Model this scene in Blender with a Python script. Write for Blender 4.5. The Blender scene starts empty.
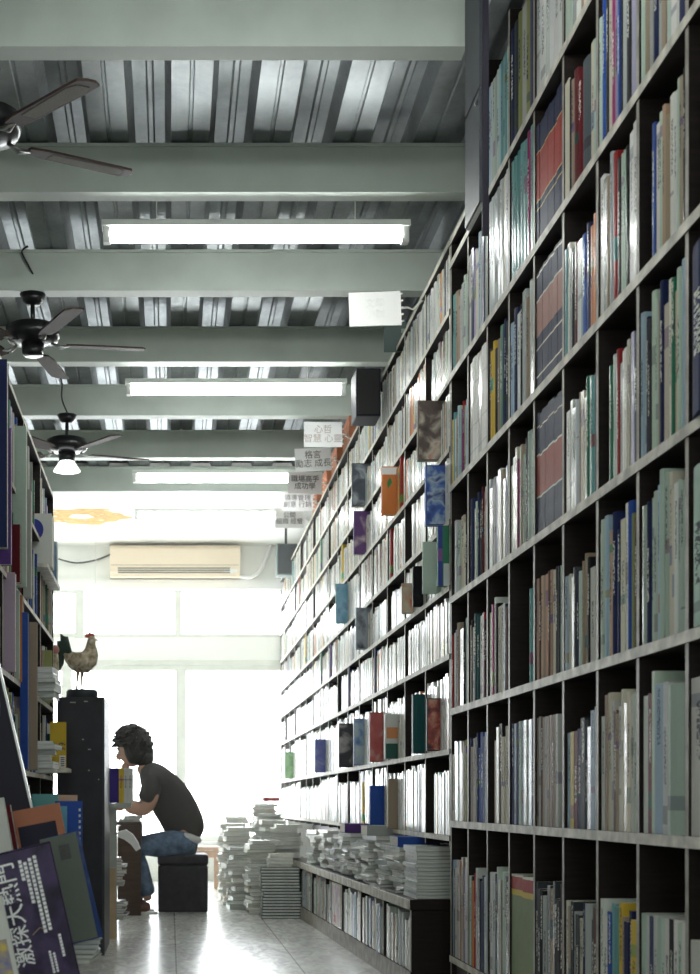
import bpy, math, random
from mathutils import Vector, Matrix, Euler
R = math.radians
rng = random.Random(7)
scene = bpy.context.scene
col = scene.collection
H = 0.8            # camera height

# ------------------------------------------------------------------ camera, world, light, exposure
cam_d = bpy.data.cameras.new('camera')
cam = bpy.data.objects.new('camera', cam_d); col.objects.link(cam)
cam.location = (0, 0, H); cam.rotation_euler = (R(90), 0, 0)
cam_d.sensor_fit = 'VERTICAL'; cam_d.sensor_height = 36.0; cam_d.sensor_width = 36.0*700/974
cam_d.lens = 1400/974*36.0
cam_d.shift_x = 180/974; cam_d.shift_y = 315/974
cam_d.clip_start = 0.05; cam_d.clip_end = 200
cam_d.dof.use_dof = True; cam_d.dof.focus_distance = 5.6; cam_d.dof.aperture_fstop = 6.3
scene.camera = cam

world = bpy.data.worlds.new('world'); scene.world = world; world.use_nodes = True
bg = world.node_tree.nodes['Background']
bg.inputs[0].default_value = (0.93, 0.98, 1.0, 1); bg.inputs[1].default_value = 8.0

def area_light(name, loc, rot, sx, sy, energy, color=(1,1,1), portal=False):
    d = bpy.data.lights.new(name, 'AREA'); d.shape = 'RECTANGLE'; d.size = sx; d.size_y = sy
    d.energy = energy; d.color = color
    if portal: d.cycles.is_portal = True
    o = bpy.data.objects.new(name, d); o.location = loc; o.rotation_euler = rot; col.objects.link(o)
    return o
# daylight opening of the far window wall (sampling portal for the sky)
area_light('window_portal', (0.1, 14.38, 1.75), (R(-90), 0, 0), 3.6, 2.9, 1, portal=True)
# unseen fill light added behind the photographer to brighten surfaces facing the camera
area_light('front_fill_light', (-0.2, -1.6, 1.9), (R(90), 0, 0), 3.0, 2.4, 34, (0.92, 1.0, 0.95))

scene.view_settings.view_transform = 'Standard'
scene.view_settings.look = 'None'
scene.view_settings.exposure = 0.58
scene.view_settings.gamma = 1.0
scene.view_settings.use_curve_mapping = False
cy = scene.cycles
cy.max_bounces = 8; cy.diffuse_bounces = 5; cy.glossy_bounces = 4; cy.transparent_max_bounces = 12
cy.volume_bounces = 1
cy.use_denoising = True
cy.sample_clamp_indirect = 8.0

# ------------------------------------------------------------------ materials
def nodes_of(m):
    m.use_nodes = True
    return m.node_tree.nodes, m.node_tree.links, m.node_tree.nodes['Principled BSDF']

def mat(name, color, rough=0.6, metal=0.0, var=0.0, scale=12.0, coat=0.0, emit=None, estr=0.0, bump=0.0, stretch=(1,1,1)):
    m = bpy.data.materials.new(name)
    n, l, b = nodes_of(m)
    b.inputs['Base Color'].default_value = (*color, 1)
    b.inputs['Roughness'].default_value = rough
    b.inputs['Specular IOR Level'].default_value = .5 if max(color) > .1 else .25
    b.inputs['Metallic'].default_value = metal
    b.inputs['Coat Weight'].default_value = coat
    if emit:
        b.inputs['Emission Color'].default_value = (*emit, 1); b.inputs['Emission Strength'].default_value = estr
    if var > 0 or bump > 0:
        tc = n.new('ShaderNodeTexCoord'); mp = n.new('ShaderNodeMapping'); mp.inputs['Scale'].default_value = stretch
        nz = n.new('ShaderNodeTexNoise'); nz.inputs['Scale'].default_value = scale; nz.inputs['Detail'].default_value = 6
        l.new(tc.outputs['Object'], mp.inputs[0]); l.new(mp.outputs[0], nz.inputs['Vector'])
        if var > 0:
            rp = n.new('ShaderNodeMapRange'); rp.inputs['From Min'].default_value = .3; rp.inputs['From Max'].default_value = .7
            rp.inputs['To Min'].default_value = 1-var; rp.inputs['To Max'].default_value = 1+var
            l.new(nz.outputs['Fac'], rp.inputs['Value'])
            mx = n.new('ShaderNodeVectorMath'); mx.operation = 'SCALE'; mx.inputs[0].default_value = color
            l.new(rp.outputs[0], mx.inputs['Scale']); l.new(mx.outputs[0], b.inputs['Base Color'])
        if bump > 0:
            bp = n.new('ShaderNodeBump'); bp.inputs['Strength'].default_value = bump; bp.inputs['Distance'].default_value = 0.01
            l.new(nz.outputs['Fac'], bp.inputs['Height']); l.new(bp.outputs[0], b.inputs['Normal'])
    return m

def book_material(name, rough, coat, glossvar=True):
    """colour from the mesh attribute; small print marks and bands run over the spine by UV"""
    m = bpy.data.materials.new(name)
    n, l, b = nodes_of(m)
    at = n.new('ShaderNodeAttribute'); at.attribute_name = 'Col'
    uv = n.new('ShaderNodeUVMap'); uv.uv_map = 'UVMap'
    sp = n.new('ShaderNodeSeparateXYZ'); l.new(uv.outputs[0], sp.inputs[0])
    def math_(op, a, bb=None, c=None):
        x = n.new('ShaderNodeMath'); x.operation = op
        for i, v in enumerate((a, bb, c)):
            if v is None: continue
            if isinstance(v, (int, float)): x.inputs[i].default_value = v
            else: l.new(v, x.inputs[i])
        return x.outputs[0]
    u, v, r = sp.outputs[0], sp.outputs[1], at.outputs['Alpha']
    def rnd(k): return math_('FRACT', math_('MULTIPLY', r, k))
    # print marks
    cx = n.new('ShaderNodeCombineXYZ')
    l.new(math_('MULTIPLY', u, 4.0), cx.inputs[0]); l.new(math_('MULTIPLY', v, 34.0), cx.inputs[1]); l.new(math_('MULTIPLY', r, 97.0), cx.inputs[2])
    nz = n.new('ShaderNodeTexNoise'); nz.inputs['Scale'].default_value = 1.6; nz.inputs['Detail'].default_value = 3
    l.new(cx.outputs[0], nz.inputs['Vector'])
    mark = math_('GREATER_THAN', nz.outputs['Fac'], .5)
    mark = math_('MULTIPLY', mark, math_('GREATER_THAN', u, .28)); mark = math_('MULTIPLY', mark, math_('LESS_THAN', u, .72))
    lo = math_('ADD', math_('MULTIPLY', rnd(13.7), .35), .25); hi = math_('ADD', lo, .38)
    mark = math_('MULTIPLY', mark, math_('GREATER_THAN', v, lo)); mark = math_('MULTIPLY', mark, math_('LESS_THAN', v, hi))
    mark = math_('MULTIPLY', mark, math_('GREATER_THAN', rnd(31.1), .25))
    mark = math_('MULTIPLY', mark, .85)
    # bands
    b0 = math_('ADD', math_('MULTIPLY', rnd(5.3), .8), .05)
    band = math_('MULTIPLY', math_('GREATER_THAN', v, b0), math_('LESS_THAN', v, math_('ADD', b0, math_('MULTIPLY', rnd(9.9), .16))))
    band = math_('MULTIPLY', band, math_('GREATER_THAN', rnd(17.3), .45))
    lum = n.new('ShaderNodeRGBToBW'); l.new(at.outputs['Color'], lum.inputs[0])
    dark = math_('GREATER_THAN', lum.outputs[0], .22)
    ink = n.new('ShaderNodeMix'); ink.data_type = 'RGBA'
    ink.inputs['A'].default_value = (.75, .74, .66, 1); ink.inputs['B'].default_value = (.05, .05, .07, 1); l.new(dark, ink.inputs['Factor'])
    hs = n.new('ShaderNodeHueSaturation'); l.new(at.outputs['Color'], hs.inputs['Color']); l.new(rnd(3.7), hs.inputs['Hue'])
    hs.inputs['Value'].default_value = .6; hs.inputs['Saturation'].default_value = .8
    m1 = n.new('ShaderNodeMix'); m1.data_type = 'RGBA'; l.new(band, m1.inputs['Factor']); l.new(at.outputs['Color'], m1.inputs['A']); l.new(hs.outputs[0], m1.inputs['B'])
    m2 = n.new('ShaderNodeMix'); m2.data_type = 'RGBA'; l.new(mark, m2.inputs['Factor']); l.new(m1.outputs['Result'], m2.inputs['A']); l.new(ink.outputs['Result'], m2.inputs['B'])
    l.new(m2.outputs['Result'], b.inputs['Base Color'])
    l.new(math_('ADD', math_('MULTIPLY', rnd(23.1), .3), rough), b.inputs['Roughness'])
    b.inputs['Coat Weight'].default_value = coat; b.inputs['Coat Roughness'].default_value = .12; b.inputs['Specular IOR Level'].default_value = .08 if coat == 0 else .35
    n2 = n.new('ShaderNodeTexNoise'); n2.inputs['Scale'].default_value = 22
    tc = n.new('ShaderNodeTexCoord'); l.new(tc.outputs['Object'], n2.inputs['Vector'])
    bp = n.new('ShaderNodeBump'); bp.inputs['Strength'].default_value = .35; bp.inputs['Distance'].default_value = .006
    l.new(n2.outputs['Fac'], bp.inputs['Height']); l.new(bp.outputs[0], b.inputs['Normal'])
    return m

def picture_material(name, cols, scale=9.0, rough=.3, seed=0.0, distort=.5):
    """printed picture: blotches in the given colours"""
    m = bpy.data.materials.new(name)
    n, l, b = nodes_of(m)
    tc = n.new('ShaderNodeTexCoord'); mp = n.new('ShaderNodeMapping'); mp.inputs['Location'].default_value = (seed, seed*2.3, seed*.7)
    l.new(tc.outputs['Object'], mp.inputs[0])
    nz = n.new('ShaderNodeTexNoise'); nz.inputs['Scale'].default_value = scale; nz.inputs['Detail'].default_value = 4; nz.inputs['Distortion'].default_value = distort
    l.new(mp.outputs[0], nz.inputs['Vector'])
    cr = n.new('ShaderNodeValToRGB'); e = cr.color_ramp.elements
    k = len(cols)
    e[0].position = .3; e[0].color = (*cols[0], 1); e[1].position = .7; e[1].color = (*cols[-1], 1)
    for i, c in enumerate(cols[1:-1]):
        x = e.new(.3 + .4*(i+1)/(k-1)); x.color = (*c, 1)
    l.new(nz.outputs['Fac'], cr.inputs[0]); l.new(cr.outputs[0], b.inputs['Base Color'])
    b.inputs['Roughness'].default_value = rough
    return m

def tile_floor():
    m = bpy.data.materials.new('floor_tile')
    n, l, b = nodes_of(m)
    tc = n.new('ShaderNodeTexCoord')
    br = n.new('ShaderNodeTexBrick'); br.offset = 0; br.inputs['Scale'].default_value = 1.0
    br.inputs['Brick Width'].default_value = .6; br.inputs['Row Height'].default_value = .6
    br.inputs['Mortar Size'].default_value = .004
    br.inputs['Color1'].default_value = (.62, .62, .59, 1); br.inputs['Color2'].default_value = (.66, .66, .63, 1); br.inputs['Mortar'].default_value = (.34, .34, .31, 1)
    mp = n.new('ShaderNodeMapping'); mp.inputs['Location'].default_value = (-.03, .2, 0)
    l.new(tc.outputs['Object'], mp.inputs[0]); l.new(mp.outputs[0], br.inputs['Vector'])
    nz = n.new('ShaderNodeTexNoise'); nz.inputs['Scale'].default_value = 5; nz.inputs['Detail'].default_value = 8; nz.inputs['Distortion'].default_value = 2
    mp2 = n.new('ShaderNodeMapping'); mp2.inputs['Scale'].default_value = (2.5, .8, 1); l.new(tc.outputs['Object'], mp2.inputs[0]); l.new(mp2.outputs[0], nz.inputs['Vector'])
    mr = n.new('ShaderNodeMapRange'); mr.inputs['From Min'].default_value = .3; mr.inputs['From Max'].default_value = .7; mr.inputs['To Min'].default_value = .8; mr.inputs['To Max'].default_value = 1.1
    l.new(nz.outputs['Fac'], mr.inputs['Value'])
    sc_ = n.new('ShaderNodeVectorMath'); sc_.operation = 'SCALE'; l.new(br.outputs['Color'], sc_.inputs[0]); l.new(mr.outputs[0], sc_.inputs['Scale'])
    l.new(sc_.outputs[0], b.inputs['Base Color'])
    m3 = n.new('ShaderNodeMapRange'); m3.inputs['To Min'].default_value = .1; m3.inputs['To Max'].default_value = .34; l.new(nz.outputs['Fac'], m3.inputs['Value'])
    l.new(m3.outputs[0], b.inputs['Roughness'])
    return m

def glass_mat():
    m = bpy.data.materials.new('window_glass'); m.use_nodes = True
    n, l = m.node_tree.nodes, m.node_tree.links; n.clear()
    o = n.new('ShaderNodeOutputMaterial'); t = n.new('ShaderNodeBsdfTransparent'); g = n.new('ShaderNodeBsdfGlossy'); g.inputs['Roughness'].default_value = .03
    mx = n.new('ShaderNodeMixShader'); mx.inputs[0].default_value = .06
    l.new(t.outputs[0], mx.inputs[1]); l.new(g.outputs[0], mx.inputs[2]); l.new(mx.outputs[0], o.inputs[0])
    return m

def deck_mat():
    m = bpy.data.materials.new('galvanised_deck')
    n, l, b = nodes_of(m)
    tc = n.new('ShaderNodeTexCoord')
    vz = n.new('ShaderNodeTexVoronoi'); vz.inputs['Scale'].default_value = 60
    nz = n.new('ShaderNodeTexNoise'); nz.inputs['Scale'].default_value = 3; nz.inputs['Detail'].default_value = 6
    l.new(tc.outputs['Object'], vz.inputs['Vector']); l.new(tc.outputs['Object'], nz.inputs['Vector'])
    cr = n.new('ShaderNodeMapRange'); cr.inputs['From Min'].default_value = .3; cr.inputs['From Max'].default_value = .7; cr.inputs['To Min'].default_value = .17; cr.inputs['To Max'].default_value = .36
    l.new(nz.outputs['Fac'], cr.inputs['Value'])
    sc_ = n.new('ShaderNodeVectorMath'); sc_.operation = 'SCALE'; sc_.inputs[0].default_value = (.93, 1.0, 1.03); l.new(cr.outputs[0], sc_.inputs['Scale'])
    l.new(sc_.outputs[0], b.inputs['Base Color'])
    b.inputs['Metallic'].default_value = .85
    mr = n.new('ShaderNodeMapRange'); mr.inputs['To Min'].default_value = .38; mr.inputs['To Max'].default_value = .55; l.new(vz.outputs['Color'], mr.inputs['Value']); l.new(mr.outputs[0], b.inputs['Roughness'])
    return m

M = dict(
    spine=book_material('book_cover', .50, .0), gloss=book_material('glossy_cover', .18, .22),
    pages=mat('paper_edges', (.62, .60, .52), .8, var=.22, scale=60, stretch=(.3, .3, 6)),
    magpages=mat('magazine_edges', (.70, .71, .66), .7, var=.3, scale=50, stretch=(.2, .2, 8)),
    wood_dark=mat('dark_stained_wood', (.013, .0085, .007), .55, var=.35, scale=8, stretch=(1, 1, 12)),
    wood_edge=mat('worn_plywood_edge', (.52, .49, .42), .55, var=.38, scale=16),
    stile_edge=mat('worn_brown_edge', (.27, .245, .21), .5, var=.4, scale=20),
    white_edge=mat('white_shelf_edge', (.56, .53, .45), .6, var=.3, scale=20),
    wall=mat('white_plaster', (.78, .79, .75), .8, var=.05, scale=3),
    wall_grey=mat('grey_plaster', (.42, .44, .42), .8, var=.1, scale=3),
    ceiling=mat('white_ceiling_board', (.80, .80, .76), .75, var=.04, scale=2),
    floor=tile_floor(), deck=deck_mat(), glass=glass_mat(),
    beam=mat('green_grey_beam_paint', (.46, .51, .46), .5, var=.1, scale=4),
    frame=mat('window_frame_paint', (.62, .64, .58), .5, var=.05),
    frost=mat('frosted_band', (.80, .82, .78), .6),
    ac=mat('ivory_plastic', (.78, .66, .50), .45), ac_dark=mat('vent_grey', (.20, .19, .16), .5),
    tube=mat('tube_light', (1, 1, 1), .5, emit=(.97, 1.0, .98), estr=20.0),
    fixture=mat('fixture_white', (.70, .72, .69), .4),
    black_metal=mat('black_metal', (.018, .018, .02), .35, metal=.3, coat=.3),
    steel=mat('bright_steel', (.35, .35, .34), .35, metal=1.0),
    blade=mat('fan_blade_wood', (.05, .03, .024), .7, var=.2, stretch=(1, 8, 1)),
    cane=mat('fan_blade_cane', (.13, .115, .085), .8, var=.25, scale=160),
    glass_shade=mat('fan_glass_shade', (.85, .88, .85), .3, emit=(.95, 1, .97), estr=2.0),
    sign=mat('sign_board', (.92, .92, .92), .6, var=.03), sign_grey=mat('sign_board_grey', (.74, .74, .74), .55, var=.06),
    ink=mat('sign_ink', (.07, .06, .07), .6), ink_pale=mat('faded_sign_ink', (.55, .48, .45), .6),
    white=mat('white_paint', (.8, .8, .78), .5),
    cabinet=mat('charcoal_cabinet', (.030, .029, .036), .42, var=.3, scale=7), scuff=mat('scuff', (.35, .35, .33), .6),
    leather=mat('black_leather', (.028, .025, .032), .5, var=.2, scale=30, bump=.3),
    desk=mat('brown_desk_wood', (.070, .042, .030), .45, var=.25, scale=6, stretch=(1, 1, 8)),
    cardboard=mat('tan_board', (.42, .31, .19), .7, var=.1), grey_post=mat('grey_post', (.38, .40, .36), .5, var=.1),
    oak=mat('stool_wood', (.52, .33, .22), .5, var=.15), slate=mat('slate_board', (.045, .052, .06), .5, var=.12),
    speaker=mat('speaker_black', (.02, .018, .03), .6), green_box=mat('green_grey_box', (.10, .14, .13), .6),
    terracotta=mat('terracotta_box', (.45, .16, .075), .65, var=.1),
    plastic=mat('clear_plastic_wrap', (.62, .66, .62), .12, coat=1.0, bump=1.0, scale=26),
    skin=mat('skin', (.52, .30, .21), .55), hair=mat('hair', (.020, .018, .017), .55, bump=.8, scale=70),
    shirt=mat('charcoal_shirt', (.065, .060, .058), .85, bump=.5, scale=14), jeans=mat('washed_denim', (.10, .15, .23), .85, var=.55, scale=16, bump=.4),
    undershirt=mat('white_undershirt', (.75, .75, .75), .8), shoe=mat('shoe_brown', (.16, .07, .045), .5), sole=mat('shoe_sole', (.75, .75, .72), .6),
    rooster=picture_material('rooster_feathers', [(.16, .13, .09), (.55, .45, .30), (.75, .72, .62)], 38, .6), tail=mat('rooster_tail', (.05, .08, .065), .45, var=.3, scale=40, stretch=(1, 1, .2)),
    comb=mat('rooster_comb', (.55, .10, .07), .5), wire=mat('black_cable', (.03, .03, .03), .5), white_wire=mat('white_cable', (.7, .7, .66), .5),
    stain=picture_material('water_stain', [(.60, .50, .30), (.38, .22, .05), (.50, .32, .09), (.42, .26, .07)], 9, .8, 3.1),
)

# ------------------------------------------------------------------ mesh helpers
class MB:
    def __init__(s): s.v = []; s.f = []; s.m = []; s.c = []; s.u = []
    def face(s, idx, mi=0, c=None, uv=None):
        s.f.append(idx); s.m.append(mi); s.c.append(c); s.u.append(uv)
    def box(s, lo, hi, mi=0, c=None, xf=None, fm=None, rnd=None):
        """fm: {face: material index}; faces -x,+x,-y,+y,-z,+z"""
        x0, y0, z0 = lo; x1, y1, z1 = hi
        b = len(s.v)
        P = [(x0,y0,z0),(x1,y0,z0),(x1,y1,z0),(x0,y1,z0),(x0,y0,z1),(x1,y0,z1),(x1,y1,z1),(x0,y1,z1)]
        if xf is not None: P = [tuple(xf @ Vector(p)) for p in P]
        s.v += P
        F = {'-x':(0,4,7,3),'+x':(1,2,6,5),'-y':(0,1,5,4),'+y':(3,7,6,2),'-z':(0,3,2,1),'+z':(4,5,6,7)}
        UV = {'-x':((1,0),(1,1),(0,1),(0,0)),'+x':((0,0),(1,0),(1,1),(0,1)),'-y':((0,0),(1,0),(1,1),(0,1)),'+y':((1,0),(1,1),(0,1),(0,0)),
              '-z':((0,0),(0,0),(0,0),(0,0)),'+z':((0,.01),(0,.01),(0,.01),(0,.01))}
        for k, f in F.items():
            s.face([b+i for i in f], (fm or {}).get(k, mi), c, UV[k])
        return s
    def tube(s, pts, r, n=8, mi=0, cap=True):
        pts = [Vector(p) for p in pts]; rs = r if isinstance(r, (list, tuple)) else [r]*len(pts)
        rings = []
        up = None
        for i, p in enumerate(pts):
            d = (pts[min(i+1, len(pts)-1)] - pts[max(i-1, 0)]).normalized()
            if up is None: up = d.orthogonal().normalized()
            up = (up - d*up.dot(d)).normalized()
            w = d.cross(up)
            ring = []
            for k in range(n):
                a = 2*math.pi*k/n
                ring.append(len(s.v)); s.v.append(tuple(p + (up*math.cos(a)+w*math.sin(a))*rs[i]))
            rings.append(ring)
        for a, b in zip(rings, rings[1:]):
            for k in range(n): s.face([a[k], a[(k+1)%n], b[(k+1)%n], b[k]], mi)
        if cap: s.face(rings[0][::-1], mi); s.face(rings[-1], mi)
        return s
    def lathe(s, prof, c=(0,0,0), n=24, mi=0):
        rings = []
        for r, z in prof:
            ring = []
            for k in range(n):
                a = 2*math.pi*k/n; ring.append(len(s.v)); s.v.append((c[0]+r*math.cos(a), c[1]+r*math.sin(a), c[2]+z))
            rings.append(ring)
        for a, b in zip(rings, rings[1:]):
            for k in range(n): s.face([a[k], a[(k+1)%n], b[(k+1)%n], b[k]], mi)
        s.face(rings[0][::-1], mi); s.face(rings[-1], mi)
        return s
    def prism(s, poly, y0, y1, mi=0, axis='y'):
        """poly in (x,z) pushed along y, or (y,z) along x, or (x,y) along z"""
        b = len(s.v); n = len(poly)
        for t in (y0, y1):
            for a, c in poly:
                s.v.append({'y': (a, t, c), 'x': (t, a, c), 'z': (a, c, t)}[axis])
        s.face([b+i for i in range(n)][::-1], mi); s.face([b+n+i for i in range(n)], mi)
        for i in range(n):
            j = (i+1) % n; s.face([b+i, b+j, b+n+j, b+n+i], mi)
        return s
    def build(s, name, mats, parent=None, loc=(0,0,0), rot=(0,0,0), smooth=False, bevel=0.0):
        me = bpy.data.meshes.new(name); me.from_pydata(s.v, [], s.f)
        if not isinstance(mats, (list, tuple)): mats = [mats]
        for m_ in mats: me.materials.append(m_)
        me.polygons.foreach_set('material_index', s.m)
        if any(c is not None for c in s.c):
            ca = me.color_attributes.new('Col', 'FLOAT_COLOR', 'CORNER'); uvl = me.uv_layers.new(name='UVMap')
            cd = []; ud = []
            for f, c, u in zip(s.f, s.c, s.u):
                c = c or (.5, .5, .5, .5)
                for k in range(len(f)):
                    cd += c; ud += (u[k] if u else (0, 0))
            ca.data.foreach_set('color', cd); uvl.data.foreach_set('uv', ud)
        if smooth: me.polygons.foreach_set('use_smooth', [True]*len(me.polygons))
        me.update()
        o = bpy.data.objects.new(name, me); col.objects.link(o)
        o.location = loc; o.rotation_euler = rot
        if parent is not None: o.parent = parent
        if bevel > 0:
            bv = o.modifiers.new('bevel', 'BEVEL'); bv.width = bevel; bv.segments = 2; bv.limit_method = 'ANGLE'
        return o

def tag(o, label=None, cat=None, group=None, kind=None):
    if label:
        for a_, b_ in ((' from the bottom of the ', ' from the bottom of '), (' from the bottom of ', ' from bottom of '), (' of tall bookcase', ' of bookcase'), ('from the camera side in the', 'from camera side in'), ('on the edge-on bookcase', 'opposite'), (' under the bench', ' under bench'), (' in matched row', ' in set'), ('from the tall bookcase', 'from tall bookcase')):
            if len(label.split()) > 16: label = label.replace(a_, b_)
        if len(label.split()) > 16: print('LONG', label)
        o['label'] = label
    if cat: o['category'] = cat
    if group: o['group'] = group
    if kind: o['kind'] = kind
    return o
def empty(name, loc=(0,0,0), rz=0.0, label=None, cat=None, group=None):
    o = bpy.data.objects.new(name, None); col.objects.link(o); o.location = loc; o.rotation_euler = (0, 0, rz); o.empty_display_size = .05
    return tag(o, label, cat, group)
def copy_tree(o, parent=None):
    c = o.copy(); col.objects.link(c); c.parent = parent
    for ch in list(o.children): copy_tree(ch, c)
    return c
def bx(name, lo, hi, m, parent=None, bevel=0.0, **k):
    return MB().box(lo, hi).build(name, m, parent, bevel=bevel, **k)
ORD = ['zeroth','first','second','third','fourth','fifth','sixth','seventh','eighth','ninth','tenth','eleventh','twelfth','thirteenth','fourteenth','fifteenth','sixteenth','seventeenth','eighteenth','nineteenth','twentieth']
def ordn(i):
    if i <= 20: return ORD[i]
    return {2:'twenty', 3:'thirty', 4:'forty'}[i//10] + ('-' + ORD[i % 10] if i % 10 else 'th')
FONT = None
def text_mesh(name, body, size, m, parent, loc, rot=(0,0,0), align='CENTER', thick=.0015, bold=0.0, space=1.0):
    cu = bpy.data.curves.new(name, 'FONT'); cu.body = body; cu.size = size; cu.align_x = align; cu.align_y = 'CENTER'
    cu.extrude = thick; cu.offset = bold; cu.space_line = space; cu.resolution_u = 3
    t = bpy.data.objects.new(name, cu); col.objects.link(t)
    bpy.context.view_layer.update()
    me = bpy.data.meshes.new_from_object(t.evaluated_get(bpy.context.evaluated_depsgraph_get()))
    bpy.data.objects.remove(t)
    me.materials.clear(); me.materials.append(m)
    o = bpy.data.objects.new(name, me); col.objects.link(o); o.parent = parent; o.location = loc; o.rotation_euler = rot
    return o

# ------------------------------------------------------------------ colours
PAL = {
 'w': ((.60,.61,.57), 'white'), 'c': ((.60,.56,.44), 'cream'), 'g': ((.36,.38,.36), 'grey'), 's': ((.48,.52,.52), 'silver grey'),
 'm': ((.42,.52,.44), 'pale green'), 't': ((.13,.33,.33), 'teal'), 'T': ((.015,.08,.08), 'dark teal'), 'n': ((.018,.025,.08), 'navy'),
 'b': ((.03,.08,.33), 'blue'), 'l': ((.34,.45,.55), 'pale blue'), 'k': ((.012,.012,.014), 'black'), 'r': ((.30,.02,.02), 'red'),
 'R': ((.11,.012,.016), 'dark red'), 'o': ((.58,.20,.06), 'orange'), 'p': ((.50,.33,.24), 'salmon'), 'y': ((.60,.42,.05), 'yellow'),
 'G': ((.02,.16,.09), 'green'), 'e': ((.28,.30,.12), 'olive'), 'v': ((.10,.05,.20), 'purple'), 'V': ((.36,.33,.45), 'lavender'),
 'B': ((.09,.045,.03), 'brown'), 'u': ((.33,.26,.19), 'tan'), 'a': ((.30,.03,.13), 'magenta'), 'd': ((.045,.05,.055), 'charcoal'),
}
def pcol(ch, r):
    c = PAL[ch][0]; j = r.uniform(.82, 1.15)
    return (min(1, c[0]*j*r.uniform(.95, 1.05)), min(1, c[1]*j), min(1, c[2]*j*r.uniform(.95, 1.05)), r.random())

def book_mb(t, h, d, c, soft=False, band=None):
    """cover of a book standing at its spine: spine faces -x at x=0, thickness along y from 0 to t"""
    mb = MB(); b = .0012 if soft else .0025
    if band:
        z = 0
        for frac, cc in band:
            z1 = z + frac*h
            mb.box((-.0004, 0, z), (b, t, z1), c=cc, fm=None); z = z1
    else:
        # gently rounded spine
        n = 4
        prof = [(b, 0)] + [(-(.0 if soft else .12*t)*math.sin(math.pi*i/n), t*i/n) for i in range(n+1)] + [(b, t)]
        base = len(mb.v)
        for z in (0, h):
            for x, y in prof: mb.v.append((x, y, z))
        k = len(prof)
        for i in range(k-1):
            u0 = prof[i][1]/t; u1 = prof[i+1][1]/t
            mb.face([base+i, base+k+i, base+k+i+1, base+i+1], 0, c, ((u0,0),(u0,1),(u1,1),(u1,0)))
        mb.face([base+i for i in range(k)], 0, c); mb.face([base+k+i for i in range(k)][::-1], 0, c)
    mb.box((b, 0, 0), (d, b, h), c=c); mb.box((b, t-b, 0), (d, t, h), c=c)
    return mb
def pages_mb(t, h, d, soft):
    b = .0012 if soft else .0025; e = .0 if soft else .003
    return MB().box((b, b, e+.0005), (d-.002-e, t-b, h-e-.0005))

def put_book(name, x, y, z, t, h, d, c, label, cat, group, soft=False, gloss=False, rot=(0,0,0), band=None):
    o = book_mb(t, h, d, c, soft, band).build(name, M['gloss' if gloss else 'spine'], loc=(x, y, z+.0006), rot=rot)
    tag(o, label, cat, group)
    pages_mb(t, h, d, soft).build('page_block', M['pages'], o)
    return o

# ------------------------------------------------------------------ room
WY = 14.2
def struct(name, mb, m, bevel=0): return tag(mb.build(name, m, bevel=bevel), kind='structure')
struct('floor', MB().box((-2.6, -2.5, -.1), (2.0, WY+.2, 0)), M['floor'])
struct('wall_right', MB().box((1.46, -2.5, 0), (1.6, WY, 3.7)), M['wall_grey'])
struct('wall_left', MB().box((-2.6, -2.5, 0), (-2.46, WY, 3.7)), M['wall'])
# wall behind the photographer
wb = MB().box((-2.6, -2.6, 0), (2.0, -2.5, 3.7))
struct('wall_back', wb, M['wall_grey'])
DECK = H+2.62
# corrugated steel deck, ribs run along the aisle
prof = []; x = -2.6; per = .32
while x < 1.7:
    prof += [(x, 0), (x+.066, 0), (x+.070, .008), (x+.080, .008), (x+.084, 0), (x+.15, 0), (x+.175, .075), (x+.225, .075), (x+.232, .066), (x+.248, .066), (x+.255, .075), (x+.295, .075)]
    x += per
mb = MB(); n = len(prof)
for yy in (-2.5, 11.4):
    for px, pz in prof: mb.v.append((px+.045, yy, DECK+pz))
for i in range(n-1): mb.face([i, i+1, n+i+1, n+i])
# upper skin so that the deck has thickness
for yy in (-2.5, 11.4):
    for px, pz in prof: mb.v.append((px+.045, yy, DECK+pz+.004))
for i in range(n-1): mb.face([2*n+i, 3*n+i, 3*n+i+1, 2*n+i+1])
struct('ceiling', mb, M['deck'])
struct('ceiling_roof_slab', MB().box((-2.6, -2.5, DECK+.085), (2.0, WY+.2, DECK+.2)), M['wall_grey'])
struct('ceiling_far', MB().box((-2.5, 10.98, H+2.60), (1.46, WY, H+2.66)), M['ceiling'])
# steel I-beams across the aisle
HB = 2.42; Y0 = 1400*HB/610; DY = 1400*HB*.000316
for k in range(-6, 6):
    y = Y0 + k*DY
    zb = H+HB; zt = H+2.615
    xe = .95 if k < 0 else 1.46
    mb = MB().box((-2.46, y, zb), (xe, y+.085, zb+.012)).box((-2.46, y+.037, zb+.012), (xe, y+.047, zt-.012)).box((-2.46, y, zt-.012), (xe, y+.085, zt))
    # web plate sits in the channel mouth facing the shop front
    mb.box((-2.46, y+.012, zb+.012), (xe, y+.02, zt-.012))
    struct('ceiling_beam', mb, M['beam'])
struct('trim_1', MB().box((1.2, 2.0, H+2.36), (1.3, 11.0, H+2.42)), M['grey_post'])
# far wall with windows
fr = lambda px, Y=WY: (px-170)*Y/1400
zz = lambda py, Y=WY: H+(802-py)*Y/1400
wz0, wz1 = .40, zz(588)
wl, wr = -2.2, 1.25
mb = MB().box((-2.6, WY, 0), (2.0, WY+.15, wz0)).box((-2.6, WY, wz1), (2.0, WY+.15, 3.7)).box((-2.6, WY, wz0), (wl, WY+.15, wz1)).box((wr, WY, wz0), (2.0, WY+.15, wz1))
struct('wall_far', mb, M['wall'])
struct('trim_2', MB().box((-2.4, WY-.03, zz(590)), (1.45, WY, zz(580))), M['white'])
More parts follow.
